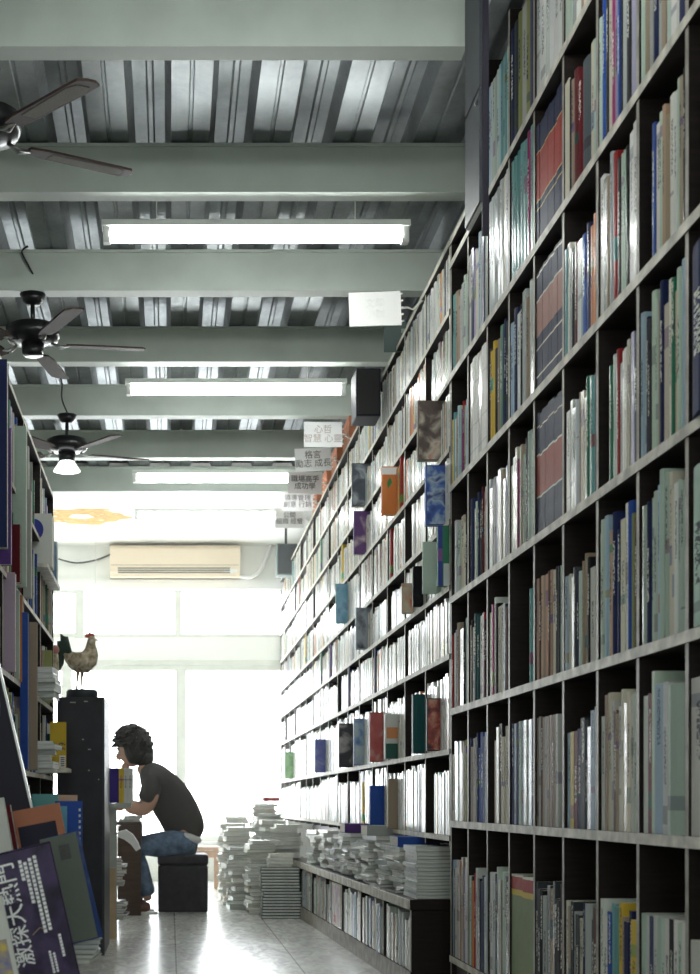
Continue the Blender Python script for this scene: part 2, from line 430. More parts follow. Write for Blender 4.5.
# pane fields
zm0, zm1 = zz(660), zz(637)
wcount = 0
def window(x0, x1, z0, z1, fw=.05):
    global wcount; wcount += 1
    w = tag(MB().box((x0, WY+.03, z0), (x0+fw, WY+.1, z1)).box((x1-fw, WY+.03, z0), (x1, WY+.1, z1)).box((x0+fw, WY+.03, z0), (x1-fw, WY+.1, z0+fw)).box((x0+fw, WY+.03, z1-fw), (x1-fw, WY+.1, z1)).build('window_%d' % wcount, M['frame']), kind='structure')
    MB().box((x0+fw, WY+.06, z0+fw), (x1-fw, WY+.066, z1-fw)).build('glass_pane', M['glass'], w)
window(wl, fr(80), zm1, wz1); window(fr(80), fr(178), zm1, wz1, .035); window(fr(178), wr, zm1, wz1, .035)
window(wl, fr(66), wz0, zm0-.05); window(fr(66), fr(181), wz0, zm0-.05, .055); window(fr(181), wr, wz0, zm0-.05, .055)
struct('trim_3', MB().box((wl, WY+.01, zm0-.05), (wr, WY+.12, zm0)), M['frame'])
struct('trim_4', MB().box((wl, WY+.03, zm0), (wr, WY+.1, zm1)), M['frost'])
struct('trim_5', MB().box((fr(75), WY-.005, zm1), (fr(84), WY+.11, wz1)), M['frame'])
struct('trim_6', MB().box((wl, WY-.06, wz0-.03), (wr, WY, wz0)), M['white'])
# water stain on the ceiling board (a patch of its own, irregular)
mb = MB(); N = 40; cx_, cy_ = fr(80, 12.6), 12.75
ring = []
for rr in (0.25, .45, 1.0):
    rg = []
    for k in range(N):
        a = 2*math.pi*k/N; q = rr*(1+.10*math.sin(5*a+rr)+.07*math.sin(11*a))
        rg.append(len(mb.v)); mb.v.append((cx_+.42*q*math.cos(a), cy_+.36*q*math.sin(a), H+2.599))
    ring.append(rg)
for a_, b_ in zip(ring, ring[1:]):
    for k in range(N): mb.face([a_[k], b_[k], b_[(k+1)%N], a_[(k+1)%N]])
struct('ceiling_stain', mb, M['stain'])

# haze volume added to imitate window glow over the far half of the room
hz = bpy.data.materials.new('window_haze'); hz.use_nodes = True
hn = hz.node_tree.nodes; hn.clear(); ho = hn.new('ShaderNodeOutputMaterial'); hv = hn.new('ShaderNodeVolumeScatter')
hv.inputs['Density'].default_value = .012; hv.inputs['Anisotropy'].default_value = .55; hv.inputs['Color'].default_value = (.96, 1, .98, 1)
hz.node_tree.links.new(hv.outputs[0], ho.inputs['Volume'])
tag(MB().box((-2.4, 8.9, .01), (1.45, 14.1, 2.9)).build('haze', hz), 'thin added haze imitating the glow of the windows', 'haze', kind='stuff')

# ------------------------------------------------------------------ air conditioner
ac = empty('air_conditioner', (fr(175, 14), WY, zz(577, 14)), label='cream wall-mounted air conditioner above the bright windows', cat='air conditioner')
aw = fr(240, 14)-fr(110, 14); ah = zz(545, 14)-zz(577, 14)
MB().prism([(0, .02), (-.19, 0), (-.22, .05), (-.22, ah-.04), (-.18, ah), (0, ah)], -aw/2, aw/2, axis='x').build('housing', M['ac'], ac)
mb = MB()
for i in range(3): mb.box((-aw/2+.08, -.222-.004, .035+i*.022), (aw/2-.10, -.216, .048+i*.022))
mb.build('air_vent', M['ac_dark'], ac)
MB().box((-aw/2+.01, -.223, .115), (aw/2-.01, -.219, .119)).build('panel_seam', M['ac_dark'], ac)
MB().box((aw/2-.16, -.224, .04), (aw/2-.03, -.219, .075)).build('indicator_panel', M['white'], ac)
def cable(name, pts, r, m, label, cat='cable', group=None):
    # smooth through points
    P = [Vector(p) for p in pts]; out = []
    for i in range(len(P)-1):
        p0, p1, p2, p3 = P[max(i-1,0)], P[i], P[i+1], P[min(i+2, len(P)-1)]
        for k in range(6):
            t = k/6; out.append(.5*((2*p1)+(p2-p0)*t+(2*p0-5*p1+4*p2-p3)*t*t+(3*p1-p0-3*p2+p3)*t**3))
    out.append(P[-1])
    return tag(MB().tube(out, r, 6).build(name, m, smooth=True), label, cat, group)
cable('drain_pipe', [(fr(240,14), 14.1, zz(574,14)), (fr(252,14), 14.1, zz(575,14)), (fr(262,14), 14.12, zz(566,14)), (fr(272,14), 14.15, zz(545,14.1)), (fr(276,14), 14.18, 3.4)], .022, M['white'], 'white pipe curving from the air conditioner up to the ceiling', 'pipe')
cable('power_cable', [(fr(57,14), 14.17, zz(556,14)), (fr(75,14), 14.17, zz(560,14)), (fr(95,14), 14.17, zz(557,14)), (fr(108,14), 14.17, zz(552,14)), (fr(111,14), 14.15, zz(550,14))], .008, M['wire'], 'thin cable running along the wall into the air conditioner')

# ------------------------------------------------------------------ fluorescent lamps
def lamp(cx, Y, z, lab):
    t = empty('tube_lamp', (cx, Y, z), label=lab, cat='lamp', group='ceiling tube lamps')
    MB().prism([(-.03, .032), (.03, .032), (.02, .06), (-.02, .06)], -.62, .62, axis='x').build('lamp_housing', M['fixture'], t)
    MB().tube([(-.585, 0, 0), (.585, 0, 0)], .027, 14).build('light_tube', M['tube'], t, smooth=True)
    for sx in (-1, 1):
        MB().box((sx*.6-.015, -.022, -.03), (sx*.6+.015, .022, .035)).build('socket', M['fixture'], t, bevel=.004)
    for sx in (-.4, .4): MB().tube([(sx, 0, .06), (sx, 0, DECK-z)], .0025, 6).build('hanger', M['fixture'], t)
lamp(.346, 5.64, H+2.28, 'glowing tube lamp hung closest to the ceiling fan with brown cane blades')
lamp(.346, 3.4, H+2.28, 'unseen tube lamp added over the near end of the aisle, above the picture')  # out of view, added to brighten the near bookcase
lamp(.346, 1.2, H+2.28, 'unseen tube lamp added right above the photographer')  # also out of view, added for more light near the camera
lamp(.37, 7.85, H+2.31, 'second glowing tube lamp counted from the camera end of the aisle')
lamp(.35, 10.0, H+2.31, 'third glowing tube lamp counted from the camera end of the aisle')
lamp(.33, 11.32, H+2.31, 'last glowing tube lamp, closest to the air conditioner')

# ------------------------------------------------------------------ ceiling fans
def fan(x, y, rot, lab, shade, nb=5, cane=False, scale=1.0):
    zc = H+HB
    f = empty('ceiling_fan', (x, y, zc), label=lab, cat='ceiling fan', group='black ceiling fans')
    MB().lathe([(.03, -.05), (.045, -.035), (.062, 0), (.055, 0)]).build('canopy', M['black_metal'], f, smooth=True)
    MB().tube([(0, 0, -.04), (0, 0, -.15)], .011, 12).build('down_rod', M['black_metal'], f, smooth=True)
    mb = MB().lathe([(.02, -.135), (.03, -.14), (.11, -.15), (.128, -.16), (.130, -.20), (.118, -.222), (.06, -.235), (.055, -.235)], n=32)
    mb.build('motor', M['black_metal'], f, smooth=True)
    MB().lathe([(.045, -.29), (.05, -.28), (.055, -.235), (.05, -.235)]).build('switch_housing', M['black_metal'], f, smooth=True)
    for k in range(nb):
        a = rot + 2*math.pi*k/nb
        # bracket
        br = MB().tube([(.09, 0, -.228), (.13, .012, -.245), (.17, 0, -.238)], .006, 6).tube([(.09, 0, -.228), (.13, -.012, -.245), (.17, 0, -.238)], .006, 6)
        b_ = br.build('blade_bracket', M['steel'], f, rot=(0, 0, a), smooth=True)
        L = .54*scale
        poly = [(.16, -.035), (.22, -.048), (L-.06, -.050), (L-.015, -.048), (L, -.02), (L, .02), (L-.015, .048), (L-.06, .050), (.22, .048), (.16, .035)]
        bl = MB().prism(poly, -.004, .004, axis='z').build('fan_blade', M['blade'], f, loc=(0, 0, -.236), rot=(R(11), 0, a))
        if cane:
            q = [(.24, -.03), (L-.07, -.042), (L-.035, -.025), (L-.035, .025), (L-.07, .042), (.24, .03)]
            MB().prism(q, -.0055, .0055, axis='z').build('cane_inlay', M['cane'], bl)
    if shade:
        MB().lathe([(.085, -.35), (.045, -.29), (.04, -.29)], n=20).build('lamp_shade', M['glass_shade'], f, smooth=True)
    return f
fan(-.62, 4.62, R(27), 'ceiling fan with brown blades and cane inlays, cut off by the picture edge', False, cane=True)
fan(-.655, 6.68, R(8), 'black ceiling fan without a lamp shade, hung before the smaller fan', False)
fan(-.645, 8.76, R(20), 'black ceiling fan with a small white lamp shade below it', True)
cable('ceiling_wire', [(-.67, 6.6, 3.42), (-.70, 6.62, 3.40), (-.665, 6.63, 3.33), (-.64, 6.65, 3.28), (-.65, 6.66, 3.225)], .005, M['wire'], 'loose black wire curling down to the shadeless fan', 'wire')
cable('ceiling_wire', [(-.68, 8.60, 3.42), (-.665, 8.62, 3.38), (-.67, 8.68, 3.30), (-.64, 8.72, 3.225)], .005, M['wire'], 'loose black wire running down to the fan with the white shade', 'wire')
cable('pull_cord', [(-.70, 13.2, 3.4), (-.70, 13.2, 2.86)], .004, M['white_wire'], 'thin pull cord hanging below the stained ceiling patch', 'cord')

# ------------------------------------------------------------------ near bookcase
XN = 1.12; YE = 5.58; W = .3183; RH = .397*XN
SL = lambda s: H - s*XN
line0 = H - .066*XN            # bottom line of row 0
T = .026
DEP = .33
ncols = 10
caseN = empty('bookcase', (XN, YE, 0), label='tall dark bookcase reaching the ceiling, with pale worn shelf edges', cat='bookcase')
colY = [YE - W*i for i in range(ncols+1)]
rowZ = [H-.545*XN] + [line0 + RH*r for r in range(0, 6)]    # shelf top surface of row r at index r+1
topN = DECK-.004
def rel(x, y, z): return (x-XN, y-YE, z)
for i, y in enumerate(colY):
    zt = topN if i >= 2 else line0 + RH*5 + .09
    lo = rel(XN, y-.010, .02); hi = rel(XN+DEP, y+.010, zt)
    MB().box(lo, hi, fm={'-x': 1}).build('upright', [M['wood_dark'], M['stile_edge']], caseN)
for r, z in enumerate(rowZ):
    ya = colY[0]
    MB().box(rel(XN-.004, colY[-1]-.01, z-T), rel(XN+DEP, ya+.012, z), fm={'-x': 1}).build('shelf', [M['wood_dark'], M['wood_edge']], caseN)
MB().box(rel(XN+.02, colY[-1], 0), rel(XN+DEP, colY[0], rowZ[0]-T)).build('plinth', M['wood_dark'], caseN)
MB().box(rel(XN+DEP-.008, colY[-1], rowZ[0]), rel(XN+DEP, colY[2], topN)).build('back_panel', M['wood_dark'], caseN)
MB().box(rel(XN+DEP-.008, colY[2], rowZ[0]), rel(XN+DEP, colY[0], line0+RH*5+.09)).build('back_panel', M['wood_dark'], caseN)
MB().box(rel(XN-.004, colY[2]-.01, line0+RH*5+.07), rel(XN+DEP, colY[0]+.012, line0+RH*5+.09), fm={'-x': 1}).build('top_board', [M['wood_dark'], M['wood_edge']], caseN)

# contents: key (row, column) -> (colours, height, options)
# g gloss; s set (one height); n no label noise ; gap: share left empty at the bench side ; near: share empty at the camera side
CE = {
 (-1,0): ('lgwouvg', .31, 'g'), (-1,1): ('morwnwl', .28, 'x'), (-1,2): ('kwnwmmk', .30, ''), (-1,3): ('MMMM', .30, 's'), (-1,4): ('dgddkdk', .29, ''),
 (-1,5): ('udgdngdB', .25, ''), (-1,6): ('wbttyny', .27, ''), (-1,7): ('mwnwmmwkwmw', .27, 's'), (-1,8): ('wmwmw', .24, ''),
 (0,0): ('cltmue', .30, ''), (0,1): ('nwwbVl', .31, ''), (0,2): ('ccc', .33, 'L'), (0,3): ('nlnmlmgln', .33, 's'), (0,4): ('ugBuguuBuw', .33, 'Rs'),
 (0,5): ('lyRdlw', .31, 'l'), (0,6): ('wucwBuwcwm', .34, 'l'), (0,7): ('wRmlw1', .36, 'l'), (0,8): ('wmw', .33, ''),
 (1,0): ('rVcm', .31, ''), (1,1): ('wTTrk', .32, ''), (1,2): ('cawwnB', .32, 'l'), (1,3): ('t', .33, 'LL'), (1,4): ('pBpupBpcdkm', .31, 's'),
 (1,5): ('lcwdukww', .29, 'x'), (1,6): ('mlpncwbeB', .35, ''), (1,7): ('mnmmlmcwmm', .38, 'l'), (1,8): ('mm', .36, 'l'),
 (2,0): ('wsck', .28, ''), (2,1): ('nwkRrw', .30, 'l'), (2,2): ('gVsVgVn', .31, 'g'), (2,3): ('wcammmmm', .33, 'g'), (2,4): ('NNNNNN', .37, 's'),
 (2,5): ('wwgsucGtd', .32, 'lg'), (2,6): ('GmrgwVn', .32, 'Lg'), (2,7): ('lgndmnccGpml', .36, ''), (2,8): ('nn', .35, 'l'),
 (3,0): ('ytlbrml', .28, ''), (3,1): ('WWWWWW', .38, 's'), (3,2): ('dykGnd', .34, 'l'), (3,3): ('lnwgg', .35, ''), (3,4): ('SSSSSSSSS', .36, 's'),
 (3,5): ('twwdRwbno', .31, 'g'), (3,6): ('wgsrkmkww', .38, 'g'), (3,7): ('bmpwwmd', .33, 'L'), (3,8): ('ggw', .33, 'L'),
 (4,0): ('tggm', .30, 'l'), (4,1): ('wVlsVm', .36, ''), (4,2): ('ssgsscs', .40, 'gs'), (4,3): ('tttttat', .39, 'gs'), (4,4): ('EEEEEE', .36, 's'),
 (4,5): ('ckuRR2cm', .33, ''), (4,6): ('mbcaVbwV', .38, 'g'), (4,7): ('mmgngmwwn', .38, ''), (4,8): ('BB', .36, 'l'),
 (5,2): ('lsmgmltgtm', .36, 's'), (5,3): ('ndegen', .38, 's'), (5,4): ('wwwwww', .39, 'gs'), (5,5): ('mmgmkm', .38, ''), (5,6): ('mwgm', .37, ''),
}
def cc(*rgb): return (*rgb, .001)
navy, redb, gold, wht = cc(.02,.025,.06), cc(.28,.05,.035), cc(.55,.42,.18), cc(.6,.57,.5)
BANDS = {
 'N': [(.30, navy), (.015, wht), (.33, cc(.30,.07,.05)), (.015, wht), (.22, navy), (.01, wht), (.11, navy)],
 'E': [(.28, navy), (.01, gold), (.06, navy), (.01, gold), (.40, cc(.30,.045,.035)), (.01, gold), (.23, navy)],
 'S': [(.10, navy), (.015, wht), (.22, navy), (.015, wht), (.10, navy), (.30, cc(.34,.17,.14)), (.015, wht), (.20, navy), (.015, wht), (.02, navy)],
 'M': [(.82, cc(.20,.25,.13)), (.05, cc(.58,.42,.05)), (.11, cc(.36,.04,.03)), (.02, wht)],
 'W': [(.10, cc(.66,.65,.60)), (.006, cc(.3,.3,.28)), (.24, cc(.66,.65,.60)), (.006, cc(.3,.3,.28)), (.4, cc(.66,.65,.60)), (.006, cc(.3,.3,.28)), (.242, cc(.66,.65,.60))],
}
SETN = {'N': 'navy book with red band', 'E': 'navy and red gilt book', 'S': 'navy and pink banded book', 'M': 'green magazine with red top', 'W': 'white set volume',
        '1': 'pale box file', '2': 'slate grey slipcase'}
ROWN = ['bottom row', 'second row up', 'third row up', 'fourth row up', 'fifth row up', 'sixth row up', 'seventh row up']
COLN = ['bench-end column', 'second column', 'third column', 'fourth column', 'fifth column', 'sixth column', 'seventh column', 'eighth column', 'ninth column']
for (r, c), (cols, bh, opt) in CE.items():
    rr = random.Random(100*r+c+999)
    if 's' not in opt and 'LL' not in opt and '1' not in cols and '2' not in cols and c <= 7:
        lst = list(cols)
        for q in range(3 if len(lst) < 9 else 2):
            k_ = rr.randrange(len(lst)); lst.insert(k_, rr.choice([lst[k_], lst[k_], 'w', 'k', 'm', 'n', 'c', 'u']))
        cols = ''.join(lst)
    if cols[0] in 'NES': cols = cols + cols[0]*(9-len(cols))
    z = rowZ[r+1]
    yF, yN = colY[c]-.011, colY[c+1]+.011            # bench side (far), camera side (near)
    span = yF-yN
    gapF = .003
    gapF += .08 if 'LL' not in opt and 'L' in opt else (.235 if 'LL' in opt else (.015 if 'l' in opt else 0))
    gapN = .06 if 'R' in opt else .004
    avail = span-gapF-gapN
    # thicknesses by weight
    wts = []
    for ch in cols:
        wt = rr.uniform(.6, 1.5)
        if 's' in opt: wt = rr.uniform(.93, 1.07)
        if ch == '1': wt = 3.4
        if ch == '2': wt = 2.3
        wts.append(wt)
    tot = sum(wts); y = yF-gapF
    for i, ch in enumerate(cols):
        t = avail*wts[i]/tot
        if 'LL' in opt: t = .035
        h = bh*(rr.uniform(.985, 1.01) if 's' in opt else rr.uniform(.86, 1.05)); h = min(h + (.075 if r == -1 else 0), (.5 if r == -1 else RH-T-.012))
        d = rr.uniform(.20, .235); set_x = rr.uniform(.004, .006) if 's' in opt else rr.uniform(.001, .005)
        soft = (r <= 0 or ch in 'MwcgV') and ch not in 'NESW12'
        magz = (r == -1 or (r, c) in ((0,0),(0,3),(0,4),(0,6),(1,4),(1,7),(2,7),(2,0)))
        name = 'magazine' if magz else ('encyclopedia_volume' if ch in 'NESW' else 'book')
        if ch in SETN: cn = SETN[ch]; cl = (.36,.44,.38,.97) if ch == '1' else ((.075,.09,.10,.97) if ch == '2' else BANDS[ch][0][1]); band = BANDS.get(ch)
        else: cn = PAL[ch][1] + ' ' + name; cl = pcol(ch, rr); band = None
        if ch == 'W': cn = 'white set volume'
        lab = '%s, %s from bench side, %s, %s of tall bookcase' % (cn, ordn(i+1), ROWN[r+1], COLN[c])
        if ch in 'MNESW':
            lab = '%s in matched row, %s, %s of tall bookcase' % (cn, ROWN[r+1], COLN[c])
        grp = 'matched row, %s, %s' % (ROWN[r+1], COLN[c]) if ch in 'MNESW' else 'books and magazines on the tall bookcase'
        tt = t-.0008
        lean = 0
        o = put_book(name, XN+set_x, y-t, z, tt, h, d, cl, lab, 'magazine' if magz else 'book', grp, soft, ('g' in opt or (rr.random() < .12)) and not (band and ch != 'W'), band=band)
        y -= t
    if 'x' in opt:   # larger book standing behind the others
        cch, nm = {(-1,1): ('m', 'tall pale green book with dark lettering'), (1,5): ('l', 'wide sky-blue picture book')}[(r, c)]
for (r, c, ch, lab) in ((-1,1,'m','tall pale green book with dark lettering, standing behind magazines'), (-1,3,'b','blue book with red lettering, standing behind the matched green magazines'), (-1,5,'u','brown book standing behind charcoal magazines, sixth column')):
    z = rowZ[r+1]; rr = random.Random(c)
    cl = pcol(ch, rr); cl = (*cl[:3], .001)
    bk = MB().box((0, 0, 0), (.018, W-.05, .465 if ch != 'u' else .39), c=cl).build('book', M['spine'], loc=(XN+.285, colY[c+1]+.03, z)); tag(bk, lab, 'book')
    MB().box((.002, .002, .465 if ch != 'u' else .39), (.016, W-.052, (.465 if ch != 'u' else .39)+.0005)).build('page_block', M['pages'], bk)
    if c == 1: text_mesh('lettering', '文\n人', .07, M['ink'], bk, (-.001, W*.32, .37), (R(90), 0, R(-90)), thick=.0008)
    if c == 3: text_mesh('lettering', '編', .05, mat('red_ink', (.5, .03, .03)), bk, (-.001, W*.32, .415), (R(90), 0, R(-90)), thick=.0008, bold=.001)

# dark narrow cupboard hung from the beam in front of the tall bookcase
yA = 1400*.915/296; yB = 1400*.915/311
dp = empty('hanging_cupboard', (.915, yB, 0), label='narrow charcoal cupboard hanging from the ceiling before the tall bookcase', cat='cupboard')
zb_ = H+1.765
MB().box((0, 0, zb_), (.014, yA-yB, DECK-.002), fm={'-z': 1}).build('cupboard_body', [M['slate'], M['white']], dp)  # lit underside is put in as a white face
MB().box((-.004, .004, zb_+.004), (0, yA-yB-.004, H+2.10)).build('door', M['slate'], dp)
MB().box((-.004, .004, H+2.11), (0, yA-yB-.004, DECK-.005)).build('door', M['slate'], dp)
MB().box((.002, -.012, zb_-.10), (.020, -.001, DECK-.002)).build('front_post', M['speaker'], dp)
MB().lathe([(.005, 0), (.007, .005), (.003, .009)], n=10).build('knob', M['steel'], dp, loc=(-.004, .03, H+2.07), rot=(0, R(-90), 0))

# ------------------------------------------------------------------ far bookcase
YF0, YF1 = YE+.014, WY-.01
fs = [-2.005, -1.76, -1.515, -1.27, -1.01, -.775, -.53, -.19, .12]
fz = [H - s*XN for s in fs] + [.34, .06]
fz.reverse()   # bottom to top: .06,.34,.666,...3.045
caseF = empty('bookcase', (XN, YF0, 0), label='long bookcase crammed with pale books, running to the bright window', cat='bookcase')
FW = .57; nF = int((YF1-YF0)/FW)+1; FW = (YF1-YF0-.02)/nF
for i in range(nF+1):
    y = .01+i*FW
    MB().box((0, y-.009, .62), (DEP, y+.009, fz[-1]), fm={'-x': 1}).build('upright', [M['wood_dark'], M['white_edge']], caseF)
for z in fz[2:]:
    MB().box((-.004, 0, z-.022), (DEP, YF1-YF0, z), fm={'-x': 1}).build('shelf', [M['wood_dark'], M['white_edge']], caseF)
MB().box((DEP-.006, 0, 0), (DEP, YF1-YF0, fz[-1])).build('back_panel', M['wood_dark'], caseF)
rf = random.Random(55)
mbS = MB()
reserved = []          # (row, y0, y1) kept free for the individually built books
def row_of(z): return min(range(2, len(fz)-1), key=lambda i: abs(fz[i]-z))
OUT = [ # px left, px right, py bottom, colour, height, thickness, label, picture colours, seed
 (382, 396, 516, 'o', .24, .03, 'orange book with a green leaf mark sticking out of the long bookcase', None, 0),
 (352, 365, 507, 'd', .25, .03, 'dark grey book with a silver head, sticking out above the purple book', [(.03,.04,.06), (.06,.07,.09), (.35,.38,.42)], 3),
 (354, 365, 556, 'v', .25, .03, 'purple book with a pale picture, sticking out of the long bookcase', [(.08,.02,.14), (.10,.03,.16), (.5,.42,.42)], 5),
 (336, 347, 625, 't', .25, .03, 'turquoise patterned book sticking out of the long bookcase', [(.10,.30,.42), (.22,.42,.55), (.06,.14,.3)], 7),
 (356, 367, 653, 'l', .25, .03, 'grey-blue book with a dark figure, sticking out of the long bookcase', [(.28,.33,.38), (.33,.38,.42), (.05,.05,.06)], 9),
 (339, 352, 767, 'k', .27, .03, 'black book with white lettering, sticking out of the long bookcase', [(.02,.02,.025), (.03,.03,.035), (.4,.38,.36)], 11),
 (370, 382, 757, 'r', .26, .04, 'red-covered book with a round pale mark on a lower shelf', [(.42,.07,.06), (.48,.10,.09), (.5,.35,.3)], 2),
 (354, 363, 760, 'b', .27, .03, 'blue and white book beside the red-covered book', [(.05,.18,.5), (.45,.55,.6), (.5,.6,.62)], 4),
 (315, 325, 776, 'b', .24, .03, 'violet-blue book sticking out toward the window end', [(.06,.07,.35), (.12,.14,.45), (.3,.3,.5)], 6),
 (285, 293, 785, 'G', .24, .04, 'green patterned book sticking out at the window end', [(.08,.25,.08), (.2,.4,.18), (.3,.5,.25)], 8),
 (370, 383, 818, 'b', .22, .03, 'royal blue book on the lowest visible shelf above the magazine piles', None, 0),
 (388, 396, 818, 'u', .25, .03, 'tan thick book on the lowest visible shelf above the magazine piles', None, 0),
]
PROUD = [(377, 740, 'y', 'thin yellow book on the long bookcase beside the red-covered book'), (364, 790, 'y', 'ochre book low on the long bookcase above the magazine piles'),
 (376, 675, 'n', 'dark blue book with a white sticker on the middle shelves'), (343, 540, 'y', 'yellow-based book beside the purple book on the long bookcase'),
 (331, 655, 'v', 'plum book on the middle shelves of the long bookcase'), (306, 655, 'y', 'golden book toward the window end of the long bookcase'),
 (350, 700, 'n', 'indigo book above the black lettered book'), (322, 680, 'G', 'dark green book in the middle of the long bookcase'),
 (402, 460, 'r', 'scarlet book high on the long bookcase'), (392, 540, 'r', 'red and black book under the orange book'), (322, 540, 'G', 'green book high on the long bookcase beside the purple one'),
 (300, 580, 'r', 'brick-red book high at the window end of the long bookcase')]
out_todo = []; proud_todo = []
for pl, pr, pb, ch, h, t, lab, pc, sd in OUT:
    Y = 1400*XN/(pr-170); out = (pr-pl)*Y/1400; z = H+(802-pb)*Y/1400; ri = row_of(z)
    Y = max(Y, YF0+.05); reserved.append((ri, Y-.004, Y+t+.004)); out_todo.append((Y, out, ri, ch, h, t, lab, pc, sd))
for px, py, ch, lab in PROUD:
    Y = 1400*XN/(px-170); z = H+(802-py)*Y/1400; ri = max(i for i in range(2, len(fz)-1) if fz[i] <= z or i == 2)
    reserved.append((ri, Y-.003, Y+.053)); proud_todo.append((Y, ri, ch, lab))
def clear_of(row, y0, y1):
    for r_, a_, b_ in reserved:
        if r_ == row and y0 < b_ and y1 > a_: return b_
    return None
def far_fill(row, z, hmax, seq):
    for i in range(nF):
        ya = YF0+.02+i*FW+.002; yb = YF0+.01+(i+1)*FW-.011
        y = ya
        lim = yb - (rf.uniform(.05, .2) if rf.random() < .12 else 0)
        base = hmax*rf.uniform(.74, .93)
        ch0 = rf.choice(seq)
        while y < lim-.008:
            t = min(rf.choice([.012,.016,.02,.024,.03,.038]), lim-y)
            q = clear_of(row, y, y+t)
            if q: y = q; continue
            if rf.random() < .45: ch = ch0
            else: ch = rf.choice(seq)
            if rf.random() < .06: ch0 = rf.choice(seq)
            h = min(hmax*.965, base*rf.uniform(.92, 1.08)); x0 = rf.uniform(.0, .006)
            mbS.box((XN+x0, y, z+.0005), (XN+x0+.16, y+t-.001, z+h), c=pcol(ch, rf))
            y += t
seqs = 'wwwwwwwwcccswwwmwwwsVpwwcwtwowwnGRwy'
OUT2 = []
EXTRA = [ (418, 438, 458, .30, .03), ]
def do_fill():
    for k in range(2, len(fz)-1):
        far_fill(k, fz[k], fz[k+1]-fz[k]-.022, seqs)
    tag(mbS.build('shelved_books', M['gloss']), 'hundreds of pale and coloured paperbacks packed on the long bookcase', 'books', kind='stuff')
def build_out(Y, out, ri, ch, h, t, lab, pc, sd, name='book', gap=0):
    z = fz[ri]; h = min(h, fz[ri+1]-z-.026)
    cl = (*PAL[ch][0], .001); w = out+.07
    mb = MB().box((0, 0, 0), (w, .0022, h), c=cl).box((0, t-.0022, 0), (w, t, h), c=cl).box((0, .0022, 0), (.002, t-.0022, h), c=cl)
    o = mb.build(name, M['spine'], loc=(XN-out, Y, z+.0006)); tag(o, lab, 'book')
    MB().box((.002, .0024, .002), (w-.003, t-.0024, h-.002)).build('page_block', M['pages'], o)
    if pc: MB().box((.003, -.001, .004), (w-.003, -.0002, h-.004)).build('cover_picture', picture_material('cover_print', pc, 13, .35, sd*1.7), o)
    return o
for i, a in enumerate(out_todo):
    o = build_out(*a)
    if i == 0: MB().prism([(.03, .13), (.05, .16), (.04, .19), (.025, .16)], -.0012, -.0003).build('leaf_mark', mat('leaf_green', (.03,.25,.06)), o); MB().box((0, -.001, .20), (.09, -.0002, .235)).build('pale_panel', M['white'], o)
for Y, ri, ch, lab in proud_todo:
    h = min(.25, fz[ri+1]-fz[ri]-.03)
    put_book('book', XN-.004, Y, fz[ri], .05, h, .15, (*PAL[ch][0], .2), lab, 'book', None, True)
# short top row next to the tall case
yq = yA+.02
# books standing out on the long bookcase, their covers or spines turned to the aisle
def out_book(px, py_bottom, ch, w, h, t, lab, picture=None, out=.12, snap=True, name='book'):
    """book pushed crosswise into the shelf so that its cover faces the camera and sticks into the aisle"""
    Yp = max(1400*XN/(px+w-170), YF0+.035); out = XN-(px-170)*Yp/1400
    z = H+(802-py_bottom)*Yp/1400
    ri = row_of(z); z = fz[ri]; h = min(h, fz[ri+1]-z-.026); reserved.append((ri, Yp-.004, Yp+t+.004)); w = out+.03
    cl = (*PAL[ch][0], .001) if isinstance(ch, str) else (*ch, .001)
    mb = MB().box((0, 0, 0), (w, .0022, h), c=cl).box((0, t-.0022, 0), (w, t, h), c=cl).box((0, .0022, 0), (.002, t-.0022, h), c=cl)
    o = mb.build(name, M['spine'], loc=(XN-out, Yp, z+.0006)); tag(o, lab, 'book')
    MB().box((.002, .0024, .002), (w-.003, t-.0024, h-.002)).build('page_block', M['pages'], o)
    if picture: MB().box((.004, -.0008, .004), (w-.003, -.0002, h-.004)).build('cover_picture', picture, o)
    return o

pic = lambda n, c, s=14, seed=0.: picture_material(n, c, s, .35, seed)
out_book(418, 456, (.15,.11,.09), 21, .30, .03, 'book with a brown and white figure cover, sticking out of the top shelves', pic('brown_picture', [(.04,.03,.03), (.10,.07,.06), (.50,.45,.36), (.45,.05,.04)], 11, 1.3))
out_book(426, 519, 'b', 18, .245, .035, 'blue-covered book sticking out below the brown and white cover', pic('blue_picture', [(.02,.04,.18), (.03,.10,.40), (.35,.45,.55), (.02,.05,.2)], 16, 4.0), out=.135)
o = out_book(438, 590, 'G', 17, .26, .03, 'green and blue book with orange corner, sticking out beside the tall bookcase', out=.10)
MB().box((.0, -.0008, .0), (.088, -.0001, .243)).build('green_field', mat('green_cover', (.02,.20,.10)), o)
MB().box((.0, -.0014, .0), (.018, -.0009, .243)).build('blue_strip', mat('blue_strip', (.03,.05,.3)), o)
MB().box((.022, -.0021, .0), (.088, -.0012, .09)).build('pale_panel', mat('pale_panel', (.55,.60,.58)), o)
MB().box((.05, -.0021, .10), (.07, -.0012, .14)).build('orange_mark', mat('orange_mark', (.6,.22,.03)), o)
MB().box((.002, -.0022, .10), (.017, -.0015, .15)).build('purple_mark', mat('purple_mark', (.22,.08,.3)), o)
out_book(423, 590, 'm', 16, .215, .02, 'pale patterned book sticking out behind the green and blue book', out=.14)
out_book(413, 597, 'k', 9, .18, .02, 'narrow black book sticking out behind the pale patterned book', out=.11)
out_book(402, 602, 'u', 11, .14, .02, 'small beige comic with red corner, sticking out of the long bookcase', pic('beige_picture', [(.5,.44,.32), (.45,.36,.25), (.5,.1,.05), (.6,.55,.45)], 18, 2.0), out=.09)
out_book(413, 742, 'T', 12, .26, .035, 'dark book sticking out on a lower shelf beside the tall bookcase', out=.08)
